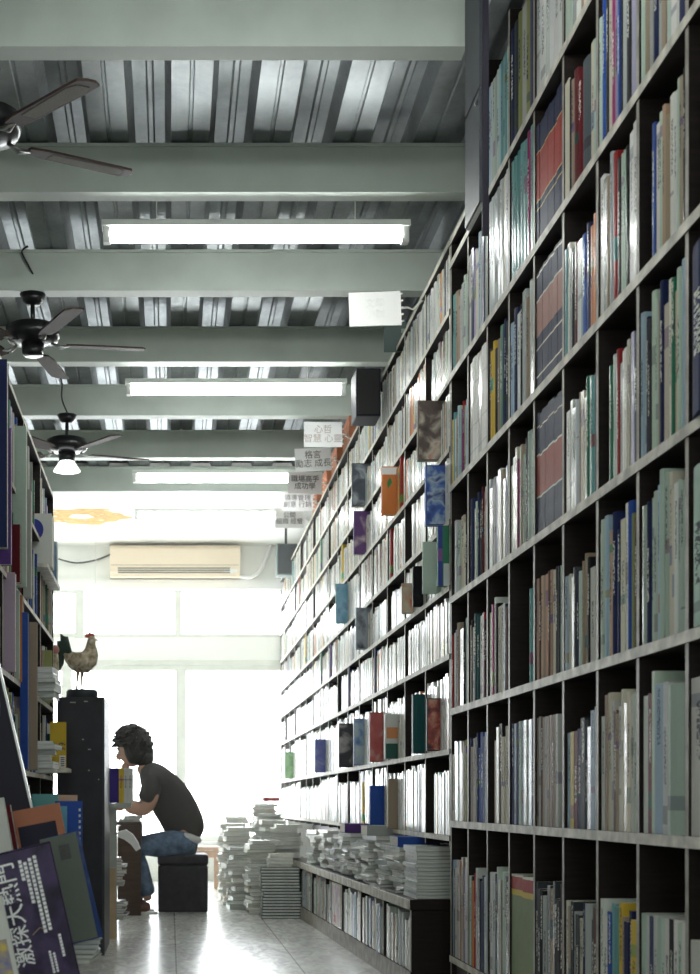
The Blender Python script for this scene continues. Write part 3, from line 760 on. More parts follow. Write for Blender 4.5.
out_book(427, 742, 'k', 11, .22, .02, 'black and red comic sticking out on a lower shelf beside the tall bookcase', pic('comic_picture', [(.02,.02,.03), (.03,.02,.03), (.35,.05,.03), (.6,.35,.25)], 16, 8.0), out=.11)
o = out_book(385, 755, 'w', 12, .22, .03, 'white book with orange and dark green cover on a lower shelf', out=.05)
MB().box((.008, -.001, .10), (.083, -.0002, .155)).build('orange_field', mat('orange_field', (.62,.25,.09)), o)
MB().box((.004, -.001, .0), (.083, -.0002, .075)).build('green_field', mat('green_field', (.03,.10,.08)), o)

do_fill()
# boxes and speakers on top of the long bookcase
zt = fz[-1]
def spk(px0, px1, py0, py1, m, lab, name='loudspeaker', cat='loudspeaker'):
    Y = 1400*XN/((px1+4)-170)
    x0 = (px0-170)*Y/1400; x1 = (px1-170)*Y/1400
    t = empty(name, (x0, Y, zt), label=lab, cat=cat)
    return t, x0, x1, Y
t, x0, x1, Y = spk(356, 384, 368, 430, 'speaker', 'black loudspeaker hanging from the ceiling beam above the long bookcase')
t.location = (fr(356, 7.3), 7.3, zz(416, 7.3))
MB().box((0, 0, 0), (.13, .2, .25)).build('speaker_box', M['speaker'], t, bevel=.006)
MB().box((.01, -.008, .012), (.12, -.001, .24)).build('speaker_grille', M['wire'], t)
MB().box((.131, .08, .15), (XN-t.location.x, .12, .20)).build('bracket', M['black_metal'], t)
t, x0, x1, Y = spk(277, 297, 543, 575, 'green_box', 'small green-grey loudspeaker hanging at the window end of the bookcase')
t.location = (fr(277, 12.9), 12.9, H+(802-575)*12.9/1400)
MB().box((0, 0, 0), (.19, .18, .29)).build('speaker_box', M['green_box'], t, bevel=.006)
MB().box((.01, -.008, .012), (.18, -.001, .28)).build('speaker_grille', M['slate'], t)
MB().box((.08, .08, .291), (.10, .12, H+2.60-t.location.z)).build('bracket', M['black_metal'], t)
for i, (Y, s) in enumerate(((8.75, .30), (9.4, .28), (10.0, .25), (10.7, .24))):
    b_ = MB().box((XN+.0, Y, zt), (XN+.25, Y+.32, zt+s*.55)).build('storage_box', M['terracotta'], bevel=.005)
    tag(b_, 'brown storage box on top of the long bookcase, %s of four behind the hanging signs' % ORD[i+1], 'box', 'brown boxes on top of the long bookcase')
    MB().box((XN-.004, Y-.004, zt+s*.55-.03), (XN+.254, Y+.324, zt+s*.55+.004)).build('lid', M['terracotta'], b_)

# ------------------------------------------------------------------ hanging signs
def sign(px0, px1, py0, py1, Y, body, lab, m, ink, tilt=0, size=.056):
    w = (px1-px0)*Y/1400; h = (py1-py0)*Y/1400
    cx = ((px0+px1)/2-170)*Y/1400; cz = H+(802-(py0+py1)/2)*Y/1400
    s = empty('category_sign', (cx, Y, cz), label=lab, cat='sign', group='category signs over the aisle')
    s.rotation_euler = (0, R(tilt), 0)
    bd = MB().box((-w/2, -.003, -h/2), (w/2, .003, h/2)).build('sign_board', m, s)
    if body: text_mesh('lettering', body, size, ink, s, (0, -.0045, 0), (R(90), 0, 0), thick=.001, bold=0, space=1.0)
    dx = XN-cx
    MB().tube([(w/2-.01, .005, 0), (w/2+.03, .008, .005), (dx*.8, .01, -.005), (dx+.02, .01, zt-cz-.01)], .005, 6).build('bracket_arm', M['white_wire'], s, smooth=True)
    mb = MB()
    for k in range(5): mb.tube([(w/2-.004, 0, -h*.4+k*h*.2), (w/2+.01, 0, -h*.37+k*h*.2)], .004, 5)
    mb.build('plastic_clip', M['white'], s)
sign(349, 401, 292, 326, 6.20, '文學\n小說', 'blank-looking bright white sign hanging apart, above the open aisle', M['white'], mat('bleached_ink', (.77,.77,.75)), -2, .045)
sign(304, 342, 422, 447, 8.65, '心哲\n智慧 心靈', 'white sign with faded brown characters, topmost of the hanging sign row', M['sign'], M['ink_pale'], 0)
sign(295, 331, 448, 471, 9.25, '格言\n勵志 成長', 'white sign reading 勵志 成長, second of the hanging sign row', M['sign'], mat('grey_ink', (.20,.19,.19)), -3)
sign(288, 322, 472, 494, 9.85, '職場高手\n成功學', 'white sign reading 成功學 below the 勵志 成長 sign', M['sign'], M['ink'], 1, .050)
sign(282, 313, 492, 511, 10.5, '領導管理\n創意 行銷', 'grey sign reading 創意 行銷 below the 成功學 sign', M['sign_grey'], M['ink'], 0, .050)
sign(275, 304, 509, 528, 11.2, '公關\n組織 經營', 'grey sign reading 經營, lowest of the hanging sign row', M['sign_grey'], M['ink'], 0, .050)
tag(MB().box((fr(384,6.9), 6.9, zz(352,6.9)), (fr(406,6.9), 6.906, zz(322,6.9))).build('notice_board', M['green_box']), 'grey-green notice board behind the bright white sign', 'board')
MB().box((fr(405,6.9), 6.895, zz(333,6.9)), (XN+.02, 6.905, zz(329,6.9))).build('bracket_arm', M['grey_post'], bpy.data.objects['notice_board'])

# ------------------------------------------------------------------ low bench with magazines
BA = math.atan(.0305)
bench = empty('low_bench', (.895, 9.49, 0), BA, label='long low wooden bench shelf in front of the bookcase, loaded with magazines', cat='bench')
# local: +x towards the wall, y along the aisle (camera at negative)
BZ = .39; BL0, BL1 = -3.62, .85
MB().box((0, BL0, BZ-.045), (.33, BL1, BZ), fm={'-x': 1, '-y': 0}).build('bench_top', [M['wood_dark'], M['wood_edge']], bench, bevel=.003)
MB().box((.005, BL0+.01, 0), (.19, BL1-.01, .085), fm={'-x': 1}).build('plinth', [M['wood_dark'], M['stile_edge']], bench)
for i in range(8):
    y = BL0+.005+i*(BL1-BL0-.04)/7
    MB().box((.008, y, .086), (.19, y+.024, BZ-.046), fm={'-x': 1}).build('divider', [M['wood_dark'], M['stile_edge']], bench)
def bench_world(x, y): 
    v = Matrix.Rotation(BA, 3, 'Z') @ Vector((x, y, 0)); return (.895+v.x, 9.49+v.y)
rb = random.Random(12)
wn = 0
step = (BL1-BL0-.04)/7
seg_names = ['camera-end bay', 'second bay', 'third bay', 'fourth bay', 'fifth bay', 'sixth bay', 'window-end bay']
for sgi in range(7):
    y = BL0+.035+sgi*step; yend = BL0+sgi*step+step
    k = 0
    if sgi == 3:
        # the picture book facing out
        wx, wy = bench_world(.012, y+.04)
        pb = MB().box((0, 0, 0), (.012, .34, .25), c=(*PAL['c'][0], .001)).build('picture_book', M['gloss'], loc=(wx, wy, .086), rot=(0, 0, BA))
        tag(pb, 'large picture book with a starfish cover, facing out under the bench', 'book')
        MB().box((-.001, .02, .012), (-.0002, .33, .24)).build('cover_picture', pic('starfish_picture', [(.45,.50,.52), (.50,.48,.42), (.35,.20,.30), (.55,.35,.2)], 9, 5.), pb)
        st = []
        for q in range(10):
            a = math.pi*q/5+.3; rr_ = .035 if q % 2 == 0 else .014; st.append((.22+rr_*math.cos(a), .05+rr_*math.sin(a)))
        MB().prism(st, -.0022, -.0011, axis='x').build('starfish_print', mat('starfish_red', (.5,.12,.06)), pb)
        y += .40
    while y < yend-.05:
        t = rb.uniform(.012, .045); h = rb.uniform(.2, .25); k += 1
        ch = rb.choice('wsgmwlVcwpw')
        wx, wy = bench_world(rb.uniform(.008, .016), y)
        o = put_book('wrapped_magazine', wx, wy, .086, t, h, .15, pcol(ch, rb), 'plastic-wrapped %s magazine, %s from the camera side in the %s under the bench' % (PAL[ch][1], ordn(k), seg_names[sgi]), 'magazine', 'wrapped magazines under the bench', True, True, rot=(0, 0, BA))
        y += t+.0015+(rb.random() < .15)*.02

# piles: magazines lying flat
def mag_flat(w, l, t, cl, name, loc, rz, lab, grp, neat=False, cat='magazine', b=.0018):
    """flat magazine, spine along y at x=0 facing -x"""
    mb = MB().box((0, 0, 0), (w, l, b), c=cl).box((0, 0, t-b), (w, l, t), c=cl).box((0, 0, b), (b, l, t-b), c=cl)
    o = mb.build(name, M['gloss'], loc=loc, rot=(0, 0, rz)); tag(o, lab, cat, grp)
    MB().box((b, .001, b), (w-.002, l-.001, t-b)).build('page_block', M['magpages'], o)
    return o
def pile(cx, cy, z0, top, desc, cols, w=.205, l=.275, tr=(.008, .022), jit=.012, rzj=3, base_rz=0, name='periodical', grp=None, rr=None):  # every item in a pile is a magazine
    z = z0; k = 0; rr = rr or random.Random(int(cx*1000+cy*77))
    while z < top:
        t = rr.uniform(*tr); k += 1
        rz = base_rz+R(rr.uniform(-rzj, rzj)) + (math.pi if rr.random() < .5 and not jit < .005 else 0)
        ww = w*rr.uniform(.93, 1.02); ll = l*rr.uniform(.93, 1.02)
        c_ = Matrix.Rotation(rz, 3, 'Z') @ Vector((ww/2, ll/2, 0))
        x = cx - c_.x + rr.uniform(-jit, jit); y = cy - c_.y + rr.uniform(-jit, jit)
        ch = rr.choice(cols)
        mag_flat(ww, ll, t, pcol(ch, rr), name, (x, y, z), rz, '%s %s, %s from the bottom of the %s' % (PAL[ch][1], name, ordn(k), desc), grp or 'magazines in the piles')
        z += t+.0003
    return z
# neat striped stack on the floor by the bench
z = 0; rr = random.Random(3)
for k in range(17):
    t = .0205; off = .002*(k % 3)
    o = mag_flat(.265, .21, t, (.07, .085, .09, .001), 'magazine', (.628+rr.uniform(-.004, .004)+.0014*k*(1 if k < 9 else -.3), 9.60+off, z), 0, 'grey bound magazine in the neat striped stack on the floor', 'neat striped magazine stack', b=.005)
    z += t+.0003
zst = z
pile(.765, 9.70, zst, zst+.085, 'small cream pile atop the striped stack', 'cccw', .17, .16, (.014, .026), .006, 2)
# on the bench
tops = []
bw = lambda y, x=.12: bench_world(x, y)
for (y, x, top, desc, cols, jit) in [
    (-3.44, .135, .215, 'neat pile on the bench beside the tall bookcase', 'gmsgs', .004),
    (-3.08, .13, .20, 'second bench pile from the tall bookcase', 'gsgwk', .02),
    (-2.72, .13, .21, 'third bench pile from the tall bookcase', 'gswkb', .022),
    (-2.36, .13, .23, 'fourth bench pile from the tall bookcase', 'dggwg', .022),
    (-1.98, .13, .19, 'fifth bench pile from the tall bookcase', 'gswnd', .022),
    (-1.58, .13, .22, 'sixth bench pile from the tall bookcase', 'gwsdk', .02),
    (-1.18, .13, .20, 'seventh bench pile from the tall bookcase', 'gwVsd', .02),
    (-.72, .13, .22, 'eighth bench pile from the tall bookcase', 'gwusw', .02),
    (-.2, .13, .22, 'ninth bench pile from the tall bookcase', 'gwcs', .02)]:
    px_, py_ = bw(y, x)
    zt_ = pile(px_, py_, BZ, BZ+top, desc, cols, .2, .27, (.010, .024), jit, 7 if jit > .01 else .8, BA)
    if y in (-3.08, -1.58, -2.36): tops.append((px_, py_, zt_))
# broad volumes laid across behind
def slab(x0, x1, y0, y1, z0, t, ch, lab, name='book'):
    cl = (*PAL[ch][0], .001) if isinstance(ch, str) else (*ch, .001)
    mb = MB().box((x0, y0, z0), (x1, y1, z0+.002), c=cl).box((x0, y0, z0+t-.002), (x1, y1, z0+t), c=cl).box((x0, y0, z0+.002), (x1, y0+.002, z0+t-.002), c=cl)
    o = mb.build(name, M['spine']); tag(o, lab, 'book')
    MB().box((x0+.003, y0+.0025, z0+.0025), (x1-.003, y1-.003, z0+t-.0025)).build('page_block', M['pages'], o)
for (tx, ty, tz), ch, lab, w_ in zip(tops, 'bgv', ('blue book lying on top of the second bench pile', 'grey bound book lying on top of the fourth bench pile', 'dark violet book lying on top of the sixth bench pile'), (.19, .22, .2)):
    slab(tx-w_/2, tx+w_/2, ty-.12, ty+.12, tz+.0005, .045 if ch == 'b' else .05, ch, lab)
# floor piles of magazines beyond the striped stack
fp = [(.66, 10.12, .50, 'first ragged floor pile behind the striped stack', 'gwcgrkse'), (.86, 10.35, .62, 'tall floor pile against the end of the bench', 'wgcus'),
      (.60, 10.55, .46, 'second ragged floor pile behind the striped stack', 'gkcsGu'), (.85, 10.85, .66, 'tall floor pile just past the bench', 'gcwsb'),
      (.58, 11.0, .60, 'third ragged floor pile behind the striped stack', 'gcukp'), (.84, 11.35, .70, 'tall floor pile under the middle of the bookcase', 'gswc'),
      (.56, 11.55, .62, 'fourth ragged floor pile behind the striped stack', 'gwuc'), (.62, 12.2, .66, 'fifth ragged floor pile, close to the window', 'wwwc'),
      (.86, 12.0, .78, 'tallest floor pile, close to the window', 'gscrw')]
for x, y, top, desc, cols in fp:
    pile(x-(.05 if y > 10.4 else 0), y, 0, top, desc, cols, .2, .27, (.018, .040), .022, 9, name='mag')
slab(.79, .93, 11.86, 12.02, .805, .035, 'r', 'red-spined book lying on the tallest floor pile near the window')

# ------------------------------------------------------------------ left bookcase
XL = -.60
caseL = empty('bookcase', (XL, 4.3, 0), label='crowded bookcase on the aisle side opposite, seen nearly edge-on', cat='bookcase')
LZ = [.10, .45, .93, 1.28, 1.64, 2.02, 2.38]
LY0, LY1 = 4.3, 7.22
for z in LZ:
    MB().box((-.30, 0, z-.02), (0, LY1-LY0, z), fm={'+x': 1}).build('shelf', [M['wood_dark'], M['white_edge']], caseL)
for y in (0, .72, 1.44, 2.18, LY1-LY0-.02):
    MB().box((-.30, y, 0), (-.001, y+.02, 2.38), fm={'+x': 1}).build('upright', [M['wood_dark'], M['white_edge']], caseL)
MB().box((-.31, 0, 0), (-.30, LY1-LY0, 2.38)).build('back_panel', M['wood_dark'], caseL)
rl = random.Random(31)
mbL = MB()
for zi in range(1, len(LZ)-1):
    z = LZ[zi]; hmax = LZ[zi+1]-z-.03
    for s0 in (0.02, .74, 1.46, 2.20):
        y = LY0+s0+.003
        while y < LY0+s0+.66:
            t = rl.choice([.012, .018, .025, .035]); ch = rl.choice('wcgmlnrbukTwVewG'); x0 = rl.uniform(-.03, .0)
            h = min(hmax, rl.uniform(.2, .3)); mbL.box((XL-.2, y, z+.0005), (XL+x0-.001, y+t-.001, z+h), c=pcol(ch, rl)); y += t
tag(mbL.build('crammed_books', M['spine']), 'rows of mixed books packed on the edge-on bookcase opposite', 'books', kind='stuff')

def face_book(px0, px1, py0, py1, Y, ch, lab, t=.03, zs=None, picture=None, tilt=0, name='book', m='spine', yaw=0, cat='book'):
    """book with its cover turned to the camera, standing proud of the left shelves"""
    x0 = (px0-170)*Y/1400; x1 = (px1-170)*Y/1400
    z0 = H+(802-py1)*Y/1400; z1 = H+(802-py0)*Y/1400
    h = z1-z0
    if zs is not None: z0 = zs
    w = x1-x0
    cl = (*PAL[ch][0], .001) if isinstance(ch, str) else (*ch, .001)
    mb = MB().box((0, 0, 0), (w, .002, h), c=cl).box((0, t-.002, 0), (w, t, h), c=cl).box((0, .002, 0), (.002, t-.002, h), c=cl)
    o = mb.build(name, M[m], loc=(x0, Y, z0), rot=(0, R(tilt), R(yaw))); tag(o, lab, cat)
    MB().box((.002, .0022, .002), (w-.002, t-.0022, h-.002)).build('page_block', M['pages'], o)
    if picture: MB().box((.003, -.001, .003), (w-.003, -.0002, h-.003)).build('cover_picture', picture, o)
    return o, w, h
# (the shelf tops carry them)
face_book(-34, 7, 372, 560, 4.62, 'n', 'large navy book standing tall on the edge-on bookcase beside the picture edge', .05, 1.641)
face_book(-10, 11, 424, 560, 4.95, 'v', 'dark purple book behind the large navy book', .04, 1.641)
face_book(-4, 26, 430, 590, 5.45, 'm', 'pale green book with a red strip behind the dark purple book', .05, 1.641)
face_book(12, 20, 442, 500, 5.36, 'R', 'narrow dark red book in front of the pale green book', .04, 1.641)
face_book(14, 31, 484, 592, 5.75, 'g', 'grey patterned book next to the pale green book', .05, 1.641)
o, w, h = face_book(24, 52, 510, 563, 6.45, 'w', 'white box set with a blue disc, jutting out of the upper shelf', .12, 2.021-.13)
o.location.z = 2.021-.38*0-.12
o.location.z = 1.885
mb = MB(); N = 20
poly = [(.045+.045*math.cos(2*math.pi*k/N), .17+.05*math.sin(2*math.pi*k/N)) for k in range(N)]
mb.prism(poly, -.0014, -.0003).build('blue_disc', mat('blue_disc', (.02,.03,.25)), o)
MB().box((.01, -.0014, .02), (.06, -.0003, .045)).build('printed_mark', M['ink'], o)
face_book(40, 57, 545, 587, 6.95, 'l', 'grey-blue book below the white box set with a blue disc', .05, 1.885, pic('greyblue_picture', [(.2,.32,.42), (.12,.22,.32), (.4,.5,.55)], 14, 1.))
# small ledge brackets that carry these two
lg = tag(MB().box((XL-.02, 6.35, 1.865), (-.555, 7.05, 1.884)).build('wall_ledge', M['white_edge']), 'pale ledge board jutting from the edge-on bookcase under the white box set', 'ledge')
face_book(-20, 15, 585, 684, 5.15, (.40,.32,.40), 'mauve book with a teal label on the edge-on bookcase', .05, 1.281)
face_book(10, 19, 602, 690, 5.45, 'm', 'narrow pale green book beside the mauve book', .04, 1.281)
face_book(15, 22, 603, 690, 5.6, 'o', 'narrow rust-orange book on the edge-on bookcase', .04, 1.281)
face_book(20, 28, 613, 770, 5.62, 'b', 'tall narrow blue book beside the rust-orange book', .04, .931)
face_book(27, 37, 622, 770, 5.75, 'u', 'tall tan board standing beside the narrow blue book', .03, .931, name='tan_board', cat='board')
o, w, h = face_book(50, 66, 722, 768, 6.9, 'y', 'yellow book with black print and a barcode, jutting over the dark cabinet', .02, H+(802-768)*6.9/1400)
MB().box((.046, -.0012, .002), (.076, -.0003, .062)).build('barcode_panel', M['white'], o)
mb = MB()
for k in range(5): mb.box((.052, -.0022, .008+k*.01), (.072, -.0013, .013+k*.01))
mb.build('barcode_lines', M['ink'], o)
text_mesh('lettering', '99', .045, M['ink'], o, (.062, -.002, .105), (R(90), R(-90), 0), thick=.0006)
zz_ = o.location.z
tag(MB().box((XL-.02, 6.86, zz_-.02), (-.50, 7.1, zz_-.0005)).build('wall_ledge', M['white_edge']), 'small ledge under the yellow barcode book', 'ledge')
# curling magazines in the same bay
for i, (y, zb2, n_) in enumerate(((6.35, .931, 7), (6.45, 1.281, 6))):
    z = zb2
    for k in range(n_):
        t = rl.uniform(.012, .03)
        mag_flat(.16, .2, t, pcol(rl.choice('wgms'), rl), 'magazine', (XL-.10+rl.uniform(0, .02), y+rl.uniform(-.02, .02), z), R(rl.uniform(-6, 6)), 'curled magazine, %s from the bottom of the %s pile on the edge-on bookcase' % (ordn(k+1), ['lower', 'upper'][i]), 'curled magazines opposite')
        z += t+.0003
face_book(38, 52, 668, 720, 6.75, 'e', 'olive green folder standing behind the curled magazines', .02, 1.281)

# ------------------------------------------------------------------ front left: crate with leaning magazines
crate = empty('display_crate', (-.62, 3.45, 0), label='low dark crate holding the leaning magazines by the picture edge', cat='crate')
MB().box((-.25, -.65, .0), (.27, .2, .40)).build('crate_body', M['wood_dark'], crate)
MB().box((-.25, .201, .0), (.32, .84, .45)).build('crate_step', M['wood_dark'], crate)
MB().box((.27, -.65, .33), (.285, .2, .40)).build('front_lip', M['wood_dark'], crate)
CZ = .401
def quad_book(tl, wpx, hpx, Y, rotz, tilt, t, ch, lab, name='magazine', m='gloss', zb=None, lean=0):
    """cover faces the camera turned by rotz; tilt rolls it in the picture plane"""
    s = Y/1400
    w = wpx*s/max(.2, math.cos(R(rotz))); h = hpx*s
    x = (tl[0]-170)*s; z = H+(802-tl[1])*s
    if zb: h = (z-zb)/math.cos(R(tilt))
    cl = (*PAL[ch][0], .001) if isinstance(ch, str) else (*ch, .001)
    mb = MB().box((0, 0, -h), (w, .0015, 0), c=cl).box((0, t-.0015, -h), (w, t, 0), c=cl).box((0, .0015, -h), (.0015, t-.0015, 0), c=cl)
    o = mb.build(name, M[m], loc=(x, Y, z)); tag(o, lab, 'magazine' if name == 'magazine' else 'book')
    o.rotation_euler = (Matrix.Rotation(R(rotz), 3, 'Z') @ Matrix.Rotation(R(tilt), 3, 'Y') @ Matrix.Rotation(R(lean), 3, 'X')).to_euler()
    MB().box((.0015, .0017, -h+.001), (w-.001, t-.0017, -.001)).build('page_block', M['magpages'], o)
    return o, w, h
# big purple magazine
o, w, h = quad_book((-14, 857), 64, 142, 3.05, 18, -13, .016, (.030,.018,.050), 'large purple-black magazine with white vertical title, leaning in front')
cov = MB().box((.006, -.0012, -h+.006), (w-.003, -.0002, -.004)).build('cover_picture', pic('purple_picture', [(.012,.008,.02), (.03,.018,.055), (.07,.045,.12), (.015,.01,.02)], 10, 2.2), o)
mag_o = o
text_mesh('title_lettering', '激探大熱門', .047, M['sign'], o, (w*.25, -.003, -h*.45), (R(90), R(-90), 0), thick=.0006, bold=.0004)
mb = MB(); rq = random.Random(4)
for cidx, (r0, r1) in enumerate(((2, 9), (2, 6), (4, 10), (2, 20), (2, 22))):
    pass
def dots(mb, x, z0, z1, s=.0075, gap=.0095):
    z = z0
    while z > z1:
        mb.box((x, -.0026, z-s), (x+s, -.0016, z)); z -= gap
dots(mb, w*.45, -h*.08, -h*.22); dots(mb, w*.52, -h*.10, -h*.40); dots(mb, w*.60, -h*.08, -h*.62); dots(mb, w*.68, -h*.07, -h*.62)
dots(mb, w*.60, -h*.76, -h*.92, .005, .0065); dots(mb, w*.66, -h*.78, -h*.92, .005, .0065); dots(mb, w*.80, -h*.66, -h*.82, .006, .0075)
mb.build('small_print', M['sign'], o)
MB().box((-.0008, .001, -h+.002), (-.0001, .015, -.002)).build('spine_strip', mat('pale_spine', (.35,.30,.32)), o)
MB().tube([(w*.42, -.002, -h*.62), (w*.55, -.003, -h*.58), (w*.62, -.002, -h*.6)], .001, 5).build('printed_line', M['cardboard'], o)
# grey one behind with the barcode
o, w, h = quad_book((40, 840), 36, 108, 3.32, 10, -12, .012, (.13,.15,.13), 'grey-backed magazine with a barcode behind the purple magazine', m='spine')
mb = MB()
for k in range(9): mb.box((w*.45, -.0012, -h*.10-k*.004), (w*.75, -.0003, -h*.10-k*.004+.0022))
mb.build('barcode', M['ink'], o)
o, w, h = quad_book((46, 838), 33, 110, 3.42, 8, -13, .010, (.02,.05,.20), 'thin blue magazine showing behind the grey-backed one')
# orange framed book
o, w, h = quad_book((10, 812), 50, 95, 3.75, 0, -11, .02, (.42,.17,.10), 'orange-bordered book with a dark square, leaning above the purple magazine', name='book', m='spine', zb=.452)
MB().box((.012, -.0012, -h), (w*.86, -.0003, -.045)).build('dark_square', mat('dark_square', (.018,.017,.035)), o)
MB().box((.012, -.0024, -h*.75), (.035, -.0013, -h*.42)).build('lilac_panel', mat('lilac_panel', (.30,.22,.42)), o)
o, w, h = quad_book((55, 801), 27, 150, 4.1, 0, 0, .02, 'b', 'bright blue book with white marks, standing against the dark cabinet', name='book', m='spine', zb=.452)
MB().box((.0, -.0012, -.13), (w*.45, -.0003, -.015)).build('cyan_panel', mat('cyan_panel', (.10,.30,.42)), o)
mb = MB()
for k in range(7): mb.box((w*.88, -.0012, -.03-k*.017), (w*.95, -.0003, -.022-k*.017))
mb.box((w*.35, -.0012, -.24), (w*.85, -.0003, -.10)); mb.build('white_marks', M['pages'], o)
o, w, h = quad_book((32, 794), 26, 110, 4.2, 0, 0, .02, 't', 'teal book behind the orange-bordered book', name='book', m='spine', zb=.452)
o, w, h = quad_book((57, 795), 20, 110, 4.24, 0, 0, .02, 'p', 'salmon-topped book behind the bright blue book', name='book', m='spine', zb=.452)
o, w, h = quad_book((-12, 800), 15, 130, 3.55, 0, -10, .03, 'w', 'white book standing beside the dark red book', name='book', m='spine', zb=.402)
o, w, h = quad_book((1, 806), 9, 130, 3.6, 0, -10, .03, 'R', 'dark red book between the white and orange-bordered books', name='book', m='spine', zb=.402)
o, w, h = quad_book((20, 785), 9, 100, 4.23, 0, 0, .03, 'k', 'black book with small white print behind the dark red book', name='book', m='spine', zb=.452)
o, w, h = quad_book((4, 788), 15, 100, 4.2, 0, -6, .03, 'V', 'lavender-grey book behind the white book', name='book', m='spine', zb=.452)
o, w, h = quad_book((-20, 900), 22, 120, 2.9, 0, -12, .012, 'w', 'white magazine with red and blue corner, lowest beside the picture edge', zb=.402)
MB().box((.0, -.0012, -h*.9), (w*.8, -.0003, -h*.45)).build('cover_picture', pic('primary_picture', [(.45,.05,.04), (.05,.10,.4), (.6,.45,.05)], 14, 7.), o)
# dark framed poster leaning at the picture edge
P = empty('framed_poster', label='dark glossy framed poster with a blue round shape, leaning at the picture edge', cat='poster')
P.location = ((-93-170)*3.9/1400, 3.9, H+(802-640)*3.9/1400); P.rotation_euler = (0, R(-13), 0)
MB().box((0, .003, -.78), (.23, .018, .02)).build('poster_sheet', M['speaker'], P)
MB().box((.23, .0, -.78), (.236, .022, .02)).build('poster_frame', M['steel'], P)
mb = MB(); N = 24
mb.prism([(.13+.085*math.cos(2*math.pi*k/N), -.20+.13*math.sin(2*math.pi*k/N)) for k in range(N)], .0018, .0029).build('blue_round_print', pic('blue_round', [(.03,.05,.14), (.09,.13,.30), (.05,.07,.18)], 9, 1.), P)
# fanned leaflets under the grey one
for i in range(6):
    z = CZ+.0005+i*.011
    mag_flat(.20, .16, .010, pcol('wgwswg'[i], rl), 'leaflet', (-.395+.006*i, 3.47, z), R(4*i-8), 'loose leaflet, %s from the bottom of the fan under the grey-backed magazine' % ordn(i+1), 'fanned leaflets', cat='leaflet')

# ------------------------------------------------------------------ dark cabinet, rooster
cab = empty('dark_cabinet', (fr(57, 7.3), 7.3, 0), label='tall charcoal cabinet with the rooster figure on top', cat='cabinet')
cw = fr(104.5, 7.3)-fr(57, 7.3); ch_ = zz(697, 7.3)
MB().box((0, 0, 0), (cw, .62, ch_)).build('cabinet_body', M['cabinet'], cab, bevel=.003)
MB().box((cw-.012, -.004, 0), (cw, .0, ch_)).build('edge_strip', M['slate'], cab)
mb = MB()
for (px, py, l) in ((70, 703, 6), (84, 702, 4), (88, 750, 3), (88, 771, 2), (98, 780, 1.5), (82, 740, 2)):
    x = fr(px, 7.3)-fr(57, 7.3); z = zz(py, 7.3); mb.box((x, -.0008, z), (x+l*.005, -.0001, z+.006))
mb.build('scuff_marks', M['scuff'], cab)
def skin_mesh(name, pts, edges, radii, m, parent=None, sub=2, loc=(0,0,0), rot=(0,0,0), root=0, grow=1.0):
    me = bpy.data.meshes.new(name); me.from_pydata(pts, edges, [])
    o = bpy.data.objects.new(name, me); col.objects.link(o)
    sk = o.modifiers.new('skin', 'SKIN'); sk.use_smooth_shade = True
    for i, r_ in enumerate(radii):
        k_ = grow
        me.skin_vertices[0].data[i].radius = (r_*k_, r_*k_) if not isinstance(r_, tuple) else (r_[0]*k_, r_[1]*k_)
        me.skin_vertices[0].data[i].use_root = (i == root)
    sb = o.modifiers.new('sub', 'SUBSURF'); sb.levels = sub; sb.render_levels = sub
    bpy.context.view_layer.update()
    nm = bpy.data.meshes.new_from_object(o.evaluated_get(bpy.context.evaluated_depsgraph_get()))
    bpy.data.objects.remove(o)
    nm.materials.clear(); nm.materials.append(m)
    nm.polygons.foreach_set('use_smooth', [True]*len(nm.polygons))
    r = bpy.data.objects.new(name, nm); col.objects.link(r); r.location = loc; r.rotation_euler = rot
    if parent is not None: r.parent = parent
    return r
def ell(name, c, r, m, parent, rot=(0,0,0), nu=20, nv=12, deform=None):
    mb = MB()
    rings = []
    for j in range(1, nv):
        th = math.pi*j/nv; rg = []
        for i in range(nu):
            a = 2*math.pi*i/nu; p = Vector((math.sin(th)*math.cos(a), math.sin(th)*math.sin(a), math.cos(th)))
            if deform: p = deform(p)
            rg.append(len(mb.v)); mb.v.append((p.x*r[0], p.y*r[1], p.z*r[2]))
        rings.append(rg)
    for z in (1, -1):
        p = Vector((0, 0, z)); p = deform(p) if deform else p
        mb.v.append((p.x*r[0], p.y*r[1], p.z*r[2]))
    t_, b_ = len(mb.v)-2, len(mb.v)-1
    for k in range(nu):
        mb.face([t_, rings[0][k], rings[0][(k+1) % nu]]); mb.face([b_, rings[-1][(k+1) % nu], rings[-1][k]])
    for A, B in zip(rings, rings[1:]):
        for k in range(nu): mb.face([A[k], B[k], B[(k+1)%nu], A[(k+1)%nu]])
    return mb.build(name, m, parent, loc=c, rot=rot, smooth=True)
rx = fr(82, 7.5)
ro = empty('rooster_figurine', (rx, 7.5, ch_), label='painted rooster figurine on a round base on the charcoal cabinet', cat='figurine')
ro.scale = (1.2, 1.2, 1.2)
MB().lathe([(.066, 0), (.07, .004), (.07, .036), (.063, .044), (.0, .044)], n=28).build('round_base', M['slate'], ro, smooth=True)
for s in (-1, 1):
    MB().tube([(-.012+s*.012, s*.014, .04), (-.012+s*.008, s*.014, .09), (-.008+s*.008, s*.016, .125)], [.004, .0045, .009], 8).build('leg', M['cardboard'], ro, smooth=True)
MB().tube([(-.078, 0, .208), (-.062, 0, .196), (-.040, 0, .180), (-.015, 0, .168), (.010, 0, .168), (.028, 0, .184), (.038, 0, .206), (.040, 0, .228), (.040, 0, .248), (.043, 0, .264), (.047, 0, .278), (.050, 0, .285)],
  [.008, .024, .038, .048, .051, .046, .036, .027, .020, .018, .015, .004], 18).build('rooster_body', M['rooster'], ro, smooth=True)
def feather(name, pts, r, m, par):
    mb = MB(); 
    mb.tube(pts, r, 8); return mb.build(name, m, par, smooth=True)
